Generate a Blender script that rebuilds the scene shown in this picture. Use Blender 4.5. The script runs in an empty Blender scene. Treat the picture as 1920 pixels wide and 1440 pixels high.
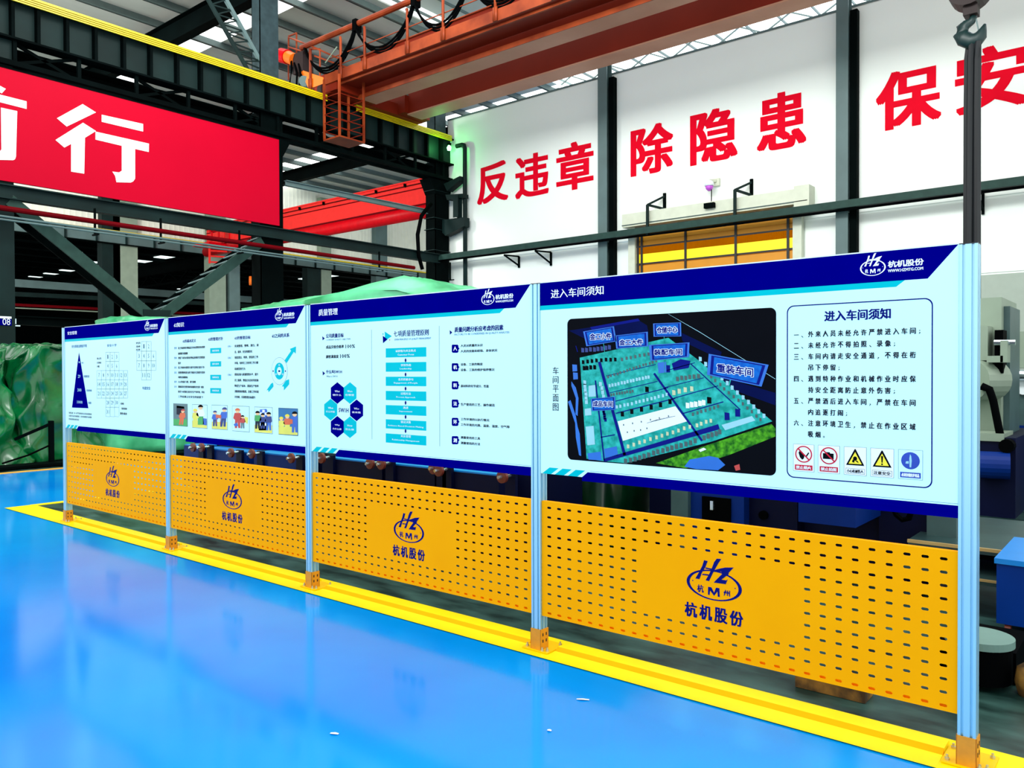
import bpy, math, random
import numpy as np
from mathutils import Vector, Matrix, noise
random.seed(7)
S = bpy.context.scene
COL = S.collection
PI = math.pi

# ------------------------------------------------------------------ camera
F, YAW, PITCH, ROLL = 1502.335, 0.687021, -0.0126169, -0.00317277
CAM = np.array([0.62013, -3.43797, 1.51204])
_f = np.array([-math.sin(YAW)*math.cos(PITCH), math.cos(YAW)*math.cos(PITCH), math.sin(PITCH)])
_r = np.array([math.cos(YAW), math.sin(YAW), 0.0]); _u = np.cross(_r, _f)
RX = _r*math.cos(ROLL)+_u*math.sin(ROLL); UP = -_r*math.sin(ROLL)+_u*math.cos(ROLL)
cd = bpy.data.cameras.new('camera'); cam = bpy.data.objects.new('camera', cd); COL.objects.link(cam)
cd.sensor_width = 36.0; cd.sensor_fit = 'HORIZONTAL'; cd.lens = F/1920*36.0
cd.clip_start = 0.05; cd.clip_end = 400
M = Matrix(((RX[0], UP[0], -_f[0], CAM[0]), (RX[1], UP[1], -_f[1], CAM[1]), (RX[2], UP[2], -_f[2], CAM[2]), (0, 0, 0, 1)))
cam.matrix_world = M
S.camera = cam

def at(ax, val, u, v):
    """world point of the surveyed plane (X, Y or Z = val) that reads at u, v in the 1920x1440 photograph"""
    d = _f + RX*(u-960)/F - UP*(v-720)/F
    i = 'XYZ'.index(ax)
    p = CAM + d*(val-CAM[i])/d[i]
    return (float(p[0]), float(p[1]), float(p[2]))

# ------------------------------------------------------------------ light and exposure
w = bpy.data.worlds.new('world'); S.world = w; w.use_nodes = True
bg = w.node_tree.nodes['Background']; bg.inputs[0].default_value = (0.95, 1.0, 0.98, 1); bg.inputs[1].default_value = 1.7
def area(name, loc, tgt, size, size_y, power, col=(1, 1, 1)):
    l = bpy.data.lights.new(name, 'AREA'); l.shape = 'RECTANGLE'; l.size = size; l.size_y = size_y; l.energy = power; l.color = col
    o = bpy.data.objects.new(name, l); COL.objects.link(o); o.location = loc
    o.rotation_euler = (Vector(tgt)-Vector(loc)).to_track_quat('-Z', 'Y').to_euler()
    return o
area('fill_light', (-5.0, 0.5, 11.2), (-7.5, 15, 7.0), 9, 2.5, 1500, (1, 1, .97))  # added fill aimed at the slogan wall, no fixture modelled
area('fill_light', (-11.0, 5.0, 11.5), (-17, 6, 6.0), 4, 2, 350, (1, 1, .97))  # added fill for the banner and runway side, no fixture
area('fill_light', (-22.0, 0.0, 11.2), (-36, 13, 8.5), 5, 2, 2600, (1, 1, .95))  # unseen fill added to whiten the upper wall of the next bay
area('fill_light', (-21.0, -1.0, 11.2), (-25, 17, 8.0), 4, 2, 700, (1, 1, .95))  # unseen fill added to brighten the red crane
S.view_settings.view_transform = 'Standard'; S.view_settings.look = 'None'
S.view_settings.gamma = 1.0; S.view_settings.exposure = 0.0; S.view_settings.use_curve_mapping = False

# ------------------------------------------------------------------ materials
def lin(c):
    return tuple((x/255/12.92 if x/255 <= .04045 else ((x/255+.055)/1.055)**2.4) for x in c)+(1,)
def mat(name, rgb, rough=.5, metal=0, spec=.5, var=.08, scale=6, coat=0, emit=0, bump=0, rgb2=None, stretch=None, alpha=1):
    m = bpy.data.materials.new(name); m.use_nodes = True
    nt = m.node_tree; b = nt.nodes['Principled BSDF']
    c = lin(rgb)
    tc = nt.nodes.new('ShaderNodeTexCoord'); nz = nt.nodes.new('ShaderNodeTexNoise'); nz.inputs['Scale'].default_value = scale
    nz.inputs['Detail'].default_value = 5
    src = tc.outputs['Object']
    if stretch:
        mp = nt.nodes.new('ShaderNodeMapping'); mp.inputs['Scale'].default_value = stretch
        nt.links.new(src, mp.inputs['Vector']); src = mp.outputs['Vector']
    nt.links.new(src, nz.inputs['Vector'])
    cr = nt.nodes.new('ShaderNodeValToRGB')
    c2 = lin(rgb2) if rgb2 else tuple(min(1, x*(1+var)) for x in c[:3])+(1,)
    c1 = c if rgb2 else tuple(x*(1-var) for x in c[:3])+(1,)
    cr.color_ramp.elements[0].position = .35; cr.color_ramp.elements[1].position = .68
    cr.color_ramp.elements[0].color = c1; cr.color_ramp.elements[1].color = c2
    nt.links.new(nz.outputs['Fac'], cr.inputs['Fac']); nt.links.new(cr.outputs['Color'], b.inputs['Base Color'])
    b.inputs['Roughness'].default_value = rough; b.inputs['Metallic'].default_value = metal
    b.inputs['Specular IOR Level'].default_value = spec
    if coat: b.inputs['Coat Weight'].default_value = coat; b.inputs['Coat Roughness'].default_value = .06
    if emit:
        nt.links.new(cr.outputs['Color'], b.inputs['Emission Color']); b.inputs['Emission Strength'].default_value = emit
    if bump:
        bn = nt.nodes.new('ShaderNodeBump'); bn.inputs['Strength'].default_value = bump; bn.inputs['Distance'].default_value = .02
        nt.links.new(nz.outputs['Fac'], bn.inputs['Height']); nt.links.new(bn.outputs['Normal'], b.inputs['Normal'])
    return m
MT = dict(
    epoxy=mat('blue_epoxy', (0, 126, 226), .12, spec=.2, scale=.3, rgb2=(0, 168, 252)),
    concrete=mat('dark_green_floor', (6, 30, 27), .35, spec=.3, scale=2.6, rgb2=(58, 92, 86), bump=.15, stretch=(1, 2.4, 1)),
    yline=mat('yellow_floor_paint', (255, 226, 0), .35, spec=.15, var=.04),
    yrail=mat('yellow_rail_paint', (250, 196, 0), .35, spec=.15, var=.04),
    aline=mat('faded_line_paint', (236, 176, 70), .5),
    alu=mat('anodised_aluminium', (166, 214, 232), .32, metal=.55, var=.03, scale=2),
    groove=mat('slot_shadow_grey', (70, 120, 150), .5, metal=.4),
    cap=mat('black_cap', (18, 22, 26), .5),
    pyel=mat('amber_powder_coat', (255, 168, 0), .6, var=.03, scale=3, spec=.04),
    bracket=mat('orange_bracket', (214, 140, 10), .45, var=.1, scale=20),
    hole=mat('dark_hole', (40, 14, 4), .7),
    bolt=mat('zinc_bolt', (200, 200, 190), .3, metal=.9),
    board=mat('board_white_print', (204, 250, 252), .4, var=.01, scale=2, spec=.15),
    edge=mat('board_edge', (225, 240, 240), .4),
    navy=mat('navy_print', (0, 0, 118), .5, var=.03, spec=.0),
    navyt=mat('navy_text', (10, 20, 110), .4, spec=.02),
    teal=mat('teal_print', (0, 188, 196), .35, spec=.02, var=.03),
    black=mat('black_print', (8, 10, 16), .4, spec=.02),
    tblack=mat('text_black', (22, 30, 44), .5, spec=.15),
    tgrey=mat('text_grey', (70, 110, 130), .5),
    tteal=mat('text_teal', (20, 110, 160), .5),
    white=mat('white_print', (236, 246, 250), .4, var=.01),
    red=mat('sign_red', (200, 20, 50), .4, spec=.15), syel=mat('sign_yellow', (246, 226, 40), .4), sblue=mat('sign_blue', (0, 60, 170), .4),
    steel=mat('dark_green_steel', (14, 34, 33), .6, spec=.15, var=.25, scale=1.2),
    steeld=mat('deep_dark_steel', (3, 9, 9), .7, spec=.02, var=.3, scale=1.5),
    steelb=mat('blue_grey_steel', (84, 108, 108), .55, var=.12, scale=1.5),
    ral=mat('conductor_yellow', (226, 196, 0), .4, var=.08),
    wall=mat('white_wall_panel', (240, 248, 242), .55, var=.01, scale=.6),
    wallg=mat('old_white_cladding', (240, 242, 228), .6, var=.06, scale=1.2),
    wallred=mat('red_wall_paint', (222, 0, 34), .6, spec=.05, var=.02),
    banner=mat('red_banner', (188, 0, 36), .5, var=.03, scale=.7, spec=.06),
    bwhite=mat('banner_white', (236, 250, 244), .5, var=.01),
    roof=mat('grey_roof_sheet', (196, 200, 194), .6, var=.08, scale=1.1, stretch=(1, .3, 1)),
    purlin=mat('purlin_steel', (80, 96, 94), .6),
    sky=mat('translucent_roof_sheet', (250, 255, 252), .5, var=.01, emit=3.0),
    sky2=mat('daylight_window', (210, 240, 245), .5, var=.02, emit=1.2),
    orange=mat('crane_orange', (112, 38, 12), .5, spec=.2, rgb2=(158, 66, 28), scale=1.4),
    orangeb=mat('bright_orange', (250, 112, 10), .45, var=.08),
    craneg=mat('crane_girder_red', (120, 30, 10), .5, spec=.15, var=.12, scale=.7),
    cranef=mat('crane_girder_underside', (176, 120, 90), .55, rgb2=(200, 146, 116), scale=.6),
    rcrane=mat('red_crane', (236, 44, 40), .45, spec=.15, var=.05), rcraned=mat('deep_red', (206, 0, 18), .4, spec=.15),
    pipe=mat('oxide_red_pipe', (96, 2, 10), .6, spec=.04), blackm=mat('black_rubber', (2, 3, 4), .7, spec=.02), sling=mat('black_sling', (12, 18, 24), .5),
    hook=mat('dark_green_hook', (16, 44, 44), .45), brown=mat('brown_block', (44, 34, 34), .5, spec=.15),
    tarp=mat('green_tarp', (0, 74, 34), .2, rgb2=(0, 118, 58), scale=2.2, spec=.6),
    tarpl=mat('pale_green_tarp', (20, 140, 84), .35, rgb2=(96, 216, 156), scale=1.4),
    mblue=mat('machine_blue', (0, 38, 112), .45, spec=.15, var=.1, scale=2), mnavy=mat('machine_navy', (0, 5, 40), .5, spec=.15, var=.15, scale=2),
    mgrey=mat('machine_pale_grey', (132, 148, 130), .45, var=.06, scale=3), mteal=mat('machine_teal_grey', (58, 84, 84), .45, var=.1),
    wheel=mat('brown_handwheel', (112, 44, 30), .4), chrome=mat('bright_metal', (200, 215, 225), .2, metal=.9),
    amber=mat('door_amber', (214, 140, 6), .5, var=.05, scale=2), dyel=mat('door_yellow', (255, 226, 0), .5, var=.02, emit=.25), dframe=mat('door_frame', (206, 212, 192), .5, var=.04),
    cabb=mat('cabinet_blue', (0, 48, 130), .4, spec=.15, var=.05), cabt=mat('cabinet_top', (0, 128, 214), .3, var=.04),
    discm=mat('grey_cast_disc', (106, 140, 132), .5, var=.06), wood=mat('mottled_wood', (60, 40, 14), .7, rgb2=(150, 110, 40), scale=14),
    plate=mat('steel_plate', (60, 88, 88), .3, metal=.5, var=.2, scale=4), pedge=mat('brass_edge', (196, 164, 104), .4, metal=.3),
    green=mat('green_signal_lamp', (120, 255, 150), .4, emit=14), purple=mat('camera_purple', (196, 90, 210), .3),
    m_teal=mat('map_teal', (10, 140, 126), .4, spec=.1, rgb2=(50, 190, 176), scale=30), m_blue=mat('map_sign_blue', (0, 84, 176), .4, spec=.1, rgb2=(10, 112, 200), scale=40),
    m_navy=mat('map_navy', (16, 26, 120), .4, spec=.02), m_green=mat('map_green', (8, 84, 16), .5, spec=.1, rgb2=(90, 180, 30), scale=40), m_dk=mat('map_dark_blue', (6, 16, 66), .5, spec=.02), m_lt=mat('map_light', (150, 206, 214), .5), m_lb=mat('map_light_blue', (0, 104, 196), .4),
    m_cream=mat('map_cream', (200, 206, 160), .5),
    skin=mat('print_skin', (244, 196, 140), .5), c_or=mat('print_orange', (226, 100, 50), .5), c_ye=mat('print_yellow', (232, 226, 90), .5), c_gr=mat('print_green', (60, 170, 80), .5), c_bl=mat('print_blue', (40, 100, 190), .5), c_db=mat('print_dark_blue', (20, 50, 120), .5), c_gy=mat('print_grey', (90, 120, 120), .5), c_red=mat('print_red', (200, 60, 50), .5),
    steelg=mat('green_grey_steel', (40, 66, 60), .55, spec=.15, var=.12), sky3=mat('dim_skylight', (230, 250, 246), .5, var=.01, emit=1.6), tarpd=mat('shaded_green_tarp', (0, 34, 14), .25, spec=.5, var=.3), wall_falloff=mat('wall_falloff_grey', (168, 182, 170), .55, var=.03), steelu=mat('slate_steel', (46, 62, 66), .55, spec=.1, var=.15), bouncefloor=mat('pale_bounce_floor', (150, 158, 152), .6), scrap=mat('white_scrap', (226, 240, 240), .6),
)

# ------------------------------------------------------------------ mesh building
class MB:
    def __init__(s): s.v = []; s.f = []; s.mi = []; s.mats = []; s.cur = 0; s.smooth = False
    def m(s, name):
        if name not in s.mats: s.mats.append(name)
        s.cur = s.mats.index(name); return s
    def add(s, vs, fs):
        n = len(s.v); s.v += [tuple(map(float, p)) for p in vs]; s.f += [tuple(i+n for i in f) for f in fs]; s.mi += [s.cur]*len(fs); return s
    def box(s, x0, x1, y0, y1, z0, z1):
        x0, x1 = sorted((x0, x1)); y0, y1 = sorted((y0, y1)); z0, z1 = sorted((z0, z1))
        return s.add([(x0, y0, z0), (x1, y0, z0), (x1, y1, z0), (x0, y1, z0), (x0, y0, z1), (x1, y0, z1), (x1, y1, z1), (x0, y1, z1)],
                     [(0, 3, 2, 1), (4, 5, 6, 7), (0, 1, 5, 4), (1, 2, 6, 5), (2, 3, 7, 6), (3, 0, 4, 7)])
    def bar(s, a, b, w, h, up=(0, 0, 1)):
        a, b = Vector(a), Vector(b); d = (b-a).normalized(); up = Vector(up)
        if abs(d.dot(up)) > .98: up = Vector((0, 1, 0))
        sx = d.cross(up).normalized()*w/2; sz = sx.cross(d).normalized()*h/2
        vs = [a-sx-sz, a+sx-sz, a+sx+sz, a-sx+sz, b-sx-sz, b+sx-sz, b+sx+sz, b-sx+sz]
        return s.add(vs, [(0, 1, 2, 3), (7, 6, 5, 4), (0, 4, 5, 1), (1, 5, 6, 2), (2, 6, 7, 3), (3, 7, 4, 0)])
    def hbeam(s, a, b, w, h, t=.02, up=(0, 0, 1)):
        a, b = Vector(a), Vector(b); d = (b-a).normalized(); u = Vector(up)
        if abs(d.dot(u)) > .98: u = Vector((0, 1, 0))
        u = (u-d*u.dot(d)).normalized(); o = u*(h/2-t/2)
        s.bar(a+o, b+o, w, t, up); s.bar(a-o, b-o, w, t, up); return s.bar(a, b, t, h-2*t, up)
    def tube(s, pts, r, n=8, closed=False):
        pts = [Vector(p) for p in pts]; rs = r if isinstance(r, (list, tuple)) else [r]*len(pts)
        rings = []; ref = Vector((0.13, 0.21, 1)).normalized(); N = len(pts)
        for i, p in enumerate(pts):
            if closed: d = pts[(i+1) % N]-pts[i-1]
            else: d = pts[min(i+1, N-1)]-pts[max(i-1, 0)]
            d.normalize()
            if abs(d.dot(ref)) > .97: ref2 = Vector((1, 0.1, 0)).normalized()
            else: ref2 = ref
            x = d.cross(ref2).normalized(); y = d.cross(x)
            rings.append([p+(x*math.cos(2*PI*k/n)+y*math.sin(2*PI*k/n))*rs[i] for k in range(n)])
        vs = [q for rg in rings for q in rg]; fs = []
        for i in range(N if closed else N-1):
            j = (i+1) % N
            for k in range(n): fs.append((i*n+k, i*n+(k+1) % n, j*n+(k+1) % n, j*n+k))
        if not closed: fs += [tuple(range(n))[::-1], tuple((N-1)*n+k for k in range(n))]
        return s.add(vs, fs)
    def cyl(s, a, b, r, n=16, r2=None): return s.tube([a, b], [r, r if r2 is None else r2], n)
    def prism(s, poly, vec):
        n = len(poly); vec = Vector(vec); q = [Vector(p)+vec for p in poly]
        return s.add([*poly, *q], [tuple(range(n)), tuple(range(2*n-1, n-1, -1))]+[(i, i+n, (i+1) % n+n, (i+1) % n) for i in range(n)])
    def face(s, poly): return s.add(poly, [tuple(range(len(poly)))])
    def build(s, name, mt=None, parent=None, label=None, cat=None, group=None, kind=None, loc=None):
        me = bpy.data.meshes.new(name)
        off = Vector(loc) if loc else Vector((0, 0, 0))
        me.from_pydata([tuple(Vector(p)-off) for p in s.v], [], s.f)
        for k in (s.mats or [mt]): me.materials.append(MT[k])
        if s.mats: me.polygons.foreach_set('material_index', s.mi)
        if s.smooth: me.polygons.foreach_set('use_smooth', [True]*len(s.f))
        me.validate(); me.update()
        return link(name, me, parent, label, cat, group, kind, off)
def link(name, me, parent=None, label=None, cat=None, group=None, kind=None, loc=(0, 0, 0)):
    o = bpy.data.objects.new(name, me); COL.objects.link(o)
    if parent: o.parent = parent; o.location = Vector(loc)-PW(parent) if not me or loc != (0, 0, 0) else -PW(parent)
    else: o.location = loc
    tag(o, label, cat, group, kind); return o
def PW(o):
    v = Vector(o.location)
    while o.parent: o = o.parent; v += Vector(o.location)
    return v
def tag(o, label=None, cat=None, group=None, kind=None):
    for k, x in (('label', label), ('category', cat), ('group', group), ('kind', kind)):
        if x: o[k] = x
    return o
def thing(name, label, cat, loc=(0, 0, 0), group=None):
    o = bpy.data.objects.new(name, None); COL.objects.link(o); o.location = loc; o.empty_display_size = .1
    return tag(o, label, cat, group)
# children are built in world coordinates; link() takes the parent's base off again

_tc = {}
def glyphs(txt, bold=0, res=2):
    bold = 0; k = (txt, bold, res)
    if k not in _tc:
        cu = bpy.data.curves.new('t', 'FONT'); cu.body = txt; cu.size = 1; cu.resolution_u = res; cu.offset = bold
        ob = bpy.data.objects.new('t', cu); me = ob.to_mesh()
        vs = [(v.co.x, v.co.y) for v in me.vertices]; fs = [tuple(p.vertices) for p in me.polygons]
        ob.to_mesh_clear(); bpy.data.objects.remove(ob); bpy.data.curves.remove(cu)
        if vs:
            xs = [v[0] for v in vs]; ys = [v[1] for v in vs]
            x0, x1, y0, y1 = min(xs), max(xs), min(ys), max(ys)
            vs = [((x-x0)/(x1-x0 or 1), (y-y0)/(y1-y0 or 1)) for x, y in vs]
        _tc[k] = (vs, fs)
    return _tc[k]
def text_xz(mb, txt, x0, x1, z0, z1, y, bold=.015, res=2):
    """lettering in the XZ plane facing -Y, its ink filling the box"""
    vs, fs = glyphs(txt, 0, res)
    h = abs(z1-z0)
    if h < .035 and y < 2: bold = {True: .018, False: max(bold, .028)*1.25}[bold <= 0]
    bx, bz = bold*h, bold*h*.55
    x0 += bx; x1 -= bx; z0 += bz; z1 -= bz
    if bold <= 0: sh = [(0, 0)]
    elif bold < .03: sh = [(-bx, 0), (bx, 0)]
    else: sh = [(-bx, -bz), (0, -bz), (bx, -bz), (-bx, 0), (0, 0), (bx, 0), (-bx, bz), (0, bz), (bx, bz)]
    e = 3e-5 if abs(y) < 2 else 1e-3
    for k, (dx, dz) in enumerate(sh): mb.add([(x0+dx+(x1-x0)*a, y-e*k, z0+dz+(z1-z0)*b) for a, b in vs], fs)
def disc_pts(cx, cz, rx, rz, y, n=28, a0=0, a1=2*PI): return [(cx+rx*math.cos(a0+(a1-a0)*k/n), y, cz+rz*math.sin(a0+(a1-a0)*k/n)) for k in range(n)]
def ring(mb, cx, cz, rx, rz, y, t, n=40, tz=None, sx=0, sz=0):
    tz = tz or t; vs = []
    for k in range(n):
        a = 2*PI*k/n; vs += [(cx+rx*math.cos(a), y, cz+rz*math.sin(a)), (cx+sx+(rx-t)*math.cos(a), y, cz+sz+(rz-tz)*math.sin(a))]
    mb.add(vs, [(2*k, 2*((k+1) % n), 2*((k+1) % n)+1, 2*k+1) for k in range(n)])

# ================================================================== SETTING
FX = -9.62; RX2 = -36.0
# floors
MB().box(-13.25, 6, -7, 26, -.05, 0).build('floor', 'epoxy', kind='structure')   # blue painted aisle slab
b = MB(); b.box(-9.52, 6, .06, 14.95, 0.0, .004); b.build('floor', 'concrete', kind='structure')
MB().box(-17.3, -13.25, -7, 60, -.05, 0.0).build('floor', 'concrete', kind='structure')
MB().box(RX2, -17.3, -7, 60, -.05, 0.0).build('floor', 'bouncefloor', kind='structure')  # unseen next-bay floor, paled to bounce light up onto its roof
MB().box(-90, RX2, -7, 60, -.05, 0.0).build('floor', 'concrete', kind='structure')
# painted lines
MB().add([(FX, -.07, .006), (0.3, -.07, .006), (0.3, .23, .006), (-9.50, .23, .006), (FX, .2, .006)], [(0, 1, 2, 3, 4)]).build('trim_1', 'yline', kind='structure')
MB().box(FX, -9.50, .2, 14.5, .004, .008).build('trim_2', 'yline', kind='structure')
MB().box(-13.36, -13.2, -7, 14, .002, .006).build('trim_3', 'aline', kind='structure')
# slogan wall
WX0, WX1, WT = -17.1, 5.5, 9.53
WY = 15.0
wall = MB().box(WX0, WX1, WY, WY+.18, 0, WT).build('wall_back', 'wall', kind='structure')
for k, (xa, xb) in enumerate([(WX0+.05, -11.3), (-10.98, -5.05), (-4.72, 1.2), (1.55, WX1)]):
    MB().box(xa, xb, WY-.02, WY, 5.02, WT-.03).build('wall_panel', 'wall', wall)
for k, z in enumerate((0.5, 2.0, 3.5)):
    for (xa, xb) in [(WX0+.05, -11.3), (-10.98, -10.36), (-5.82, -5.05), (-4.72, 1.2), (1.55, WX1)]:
        MB().box(xa, xb, WY-.02, WY, z, z+1.46).build('wall_panel', 'wall_falloff' if xa > -5 and z < 2.1 else 'wall', wall)  # lower right panels greyer: light falloff painted into the white wall
MB().box(WX0, WX1, WY-.03, WY+.2, WT, WT+.04).build('wall_cap', 'steelb', wall)
# red slogan characters: (glyph, left u, right u, (u,v) of the top, (u,v) of the foot)
for ch, ul, ur, tp, bt in [('反', 894.5, 953, (944, 300), (912, 382.5)), ('违', 966, 1029, (1002, 287), (971, 374)), ('章', 1043, 1113, (1077, 266), (1076, 356)),
                           ('除', 1182.5, 1262.5, (1232, 231), (1185, 332)), ('隐', 1294, 1383, (1342, 203.5), (1299, 311)), ('患', 1419, 1512, (1470, 172), (1445, 283)),
                           ('保', 1642, 1765, (1747, 119), (1665, 245)), ('安', 1790, 1931, (1863, 85), (1805, 216))]:
    yy = WY-.024
    b = MB(); text_xz(b, ch, at('Y', yy, ul, 300)[0], at('Y', yy, ur, 300)[0], at('Y', yy, *bt)[2], at('Y', yy, *tp)[2], yy, .034, 4)
    b.build('red_character', 'wallred', wall)
# wall columns (H sections standing proud of the cladding)
for k, (xa, xb) in enumerate([(at('Y', 14.75, 1122, 300)[0], at('Y', 14.75, 1139, 300)[0]), (at('Y', 14.75, 1568, 200)[0], at('Y', 14.75, 1591, 200)[0])]):
    b = MB(); xc = (xa+xb)/2; ww = xb-xa
    b.box(xa, xb, 14.72, 14.745, 0, 10.3); b.box(xc-.01, xc+.01, 14.745, 14.97, 0, 10.3); b.box(xa, xb, 14.955, 14.98, 0, 10.3)
    b.box(xa, xb, 14.745, 14.955, 5.0, 5.02)
    b.build('steel_column', 'steelb', None, ['grey steel wall column between the red characters 章 and 除', 'grey steel wall column between the red characters 患 and 保'][k], 'column')
    MB().m('steeld').box(xb+.01, xb+.16, 14.8, 14.97, 0, 9.4).build('downpipe', None, None, ['dark square pipe on the wall left of the yellow door', 'dark square pipe on the wall right of the yellow door'][k], 'pipe')

# roof beyond the slogan wall: translucent sheets on ribs
MB().box(-17, 8, 15.2, 30, 12.4, 12.44).build('ceiling', 'sky', kind='structure')
rf = bpy.data.objects['ceiling']
MB().box(-16.6, 8, 11.5, 15.2, 12.4, 12.44).build('roof_sheet', 'roof', rf)
for k in range(25):
    x = -16.8+k*1.02
    MB().box(x-.015, x+.015, 11.5, 30, 12.32, 12.4).build('roof_rib', 'purlin', rf)
for y in (20.5,):
    b = MB()
    b.bar((-17, y, 11.9), (8, y, 11.9), .08, .08)
    for k in range(16): b.bar((-17+k*1.6, y, 11.9), (-16.2+k*1.6, y, 12.3), .04, .04); b.bar((-15.4+k*1.6, y, 11.9), (-16.2+k*1.6, y, 12.3), .04, .04)
    b.build('roof_truss', 'purlin', rf)
MB().box(-17, 8, 29.9, 30, 0, 12.4).build('wall_far', 'wallg', kind='structure')

# bay 2 roof (beyond the runway, X < -17)
RX2 = -36.0
roof = MB()
segs = [(-3, 9.55), (10.4, 20.2), (23.0, 33.0), (34.0, 44)]
for a_, b_ in segs: roof.box(RX2-.4, -16.6, a_, b_, 12.0, 12.04)
roof = roof.build('ceiling', 'roof', kind='structure')
for a_, b_ in [(9.55, 10.4), (20.2, 23.0), (33, 34)]:
    MB().box(RX2-.4, -16.6, a_, b_, 12.0, 12.04).build('skylight', 'sky', roof)
for k in range(14):
    x = -16.9-k*1.42
    b = MB(); b.box(x-.02, x+.02, -3, 44, 11.78, 12.0); b.box(x-.02, x+.10, -3, 44, 11.78, 11.8); b.build('purlin', 'purlin', roof)
for y in (2.3, 8.45, 14.6, 20.8, 27.0, 33.2):
    b = MB(); b.hbeam((RX2, y, 11.45), (-16.7, y, 11.45), .3, .62); b.build('rafter', 'steeld', roof)
MB().box(RX2-.5, -17, 43.9, 44, 0, 12).build('wall_far', 'wallg', kind='structure')
# upper cladding above far runway
wl = MB().box(RX2-.5, RX2-.4, 3, 44, 7.95, 12).build('wall_left', 'wallg', kind='structure')
b = MB()
for k in range(160): b.box(RX2-.4, RX2-.385, 3.1+k*.25, 3.16+k*.25, 7.95, 12)
b.build('corrugation', 'wallg', wl, kind='stuff')
# bay 3
r3 = MB().box(-88, RX2-.6, -3, 60, 9.0, 9.05).build('ceiling', 'steel', kind='structure')
for k in range(18):
    x = -38-k*2.8
    b = MB(); b.box(x-.04, x+.04, -3, 60, 8.72, 9.0); b.build('purlin', 'steeld', r3)
for (u0, v0, u1, v1) in [(50, 524, 135, 503), (245, 492, 330, 480), (310, 545, 400, 536), (540, 525, 640, 517), (180, 493, 200, 490)]:
    p0 = at('Z', 8.97, u0, v0); p1 = at('Z', 8.97, u1, v1)
    yc = (p0[1]+p1[1])/2
    MB().box(max(-87, min(p0[0], p1[0])), max(p0[0], p1[0]), yc-.4, yc+.4, 8.95, 8.99).build('skylight', 'sky3', r3)
MB().box(-88.1, -88, -3, 60, 0, 9).build('wall_left', 'steeld', kind='structure')
for y in (22, 44):
    b = MB(); b.hbeam((-88, y, 8.3), (RX2-.6, y, 8.3), .3, .7)
    for k in range(20): b.bar((-87+k*2.5, y, 7.3), (-85.75+k*2.5, y, 8), .07, .07); b.bar((-84.5+k*2.5, y, 7.3), (-85.75+k*2.5, y, 8), .07, .07)
    b.bar((-88, y, 7.3), (RX2-.6, y, 7.3), .12, .12)
    b.build('rafter', 'steeld', r3)
# low windows far away under the mezzanine
n = 1
for (u0, v0, u1, v1) in [(18, 597, 38, 612), (127, 605, 139, 616), (442, 582, 449, 600)]:
    p0 = at('X', -60, u0, v0); p1 = at('X', -60, u1, v1)
    MB().box(-60.05, -60, p0[1], p1[1], p1[2], p0[2]).build('window_%d' % n, 'sky2', kind='structure'); n += 1

# ================================================================== STEELWORK ON THE LEFT (X = -17)
XR = -16.98
def pY(u, v=300): return at('X', XR, u, v)
# columns
def column(y0, y1, label, top, sec='steel'):
    t = thing('steel_column', label, 'column', (XR-.2, (y0+y1)/2, 0))
    b = MB(); b.box(XR-.42, XR-.4, y0, y1, 0, 8.1); b.box(XR-.025, XR, y0, y1, 0, 8.1); b.box(XR-.4, XR-.025, (y0+y1)/2-.02, (y0+y1)/2+.02, 0, 8.1)
    b.box(XR-.42, XR, y0, y0+.02, 0, 8.1)
    b.build('shaft', sec, t)
    b = MB(); b.box(XR-.4, XR-.38, y0+.04, y1-.08, 8.1, top); b.box(XR-.06, XR-.04, y0+.04, y1-.08, 8.1, top); b.box(XR-.38, XR-.06, (y0+y1)/2-.02, (y0+y1)/2, 8.1, top)
    b.box(XR-.4, XR-.04, y0+.04, y0+.06, 8.1, top)
    b.build('upper_shaft', 'steelu', t)
    b = MB(); b.box(XR-.5, XR+.06, y0-.12, y1+.12, 0, .03); b.build('base_plate', 'steel', t)
    b = MB(); b.prism([(XR-.44, y0-.25, 7.55), (XR-.44, y1+.25, 7.55), (XR-.44, y1, 7.1), (XR-.44, y0, 7.1)], (.46, 0, 0)); b.build('corbel', 'steeld', t)
    return t
cL = column(1.9, 2.58, 'dark green steel column at the left edge with a blue number plate', 11.5)
cA = column(8.12, 8.78, 'near-black steel column at the right end of the red banner', 11.5, 'steeld')
cB = column(14.3, 14.9, 'dark steel column at the left end of the white slogan wall', 11.5, 'steeld')
MB().m('navy').box(XR, XR+.012, 2.14, 2.51, at('X', XR, 6, 610)[2], at('X', XR, 6, 598)[2]).m('white').box(XR, XR+.012, 2.14, 2.51, at('X', XR, 6, 597)[2], at('X', XR, 6, 593)[2]).build('number_plate', None, cL)
b = MB(); vs, fs = glyphs('08', .02, 3); b.add([(XR+.014, 2.352+a*.135, at('X', XR, 6, 609)[2]+c*.125) for a, c in vs], fs); b.build('number', 'white', cL)
# bracket plates on column B
b = MB()
for z in (5.35, 6.0, 6.35, 7.2): b.box(XR-.42, XR+.02, 14.22, 14.95, z, z+.02)
b.build('batten_plate', 'steel', cB)
for (u0, v0, u1, v1, u2, v2, u3, v3) in [(835, 365, 868, 363, 868, 370, 838, 375), (808, 415, 870, 407, 870, 424, 835, 442), (832, 345, 862, 330, 862, 338, 838, 358)]:
    P = [at('Y', 14.6, a, c) for a, c in ((u0, v0), (u1, v1), (u2, v2), (u3, v3))]
    MB().prism(P, (0, .25, 0)).build('bracket', 'steel', cB)
P0 = at('Y', 14.6, 858, 366); P1 = at('Y', 14.6, 858, 408); MB().hbeam(P0, P1, .2, .2).build('bracket_post', 'steel', cB)

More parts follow.
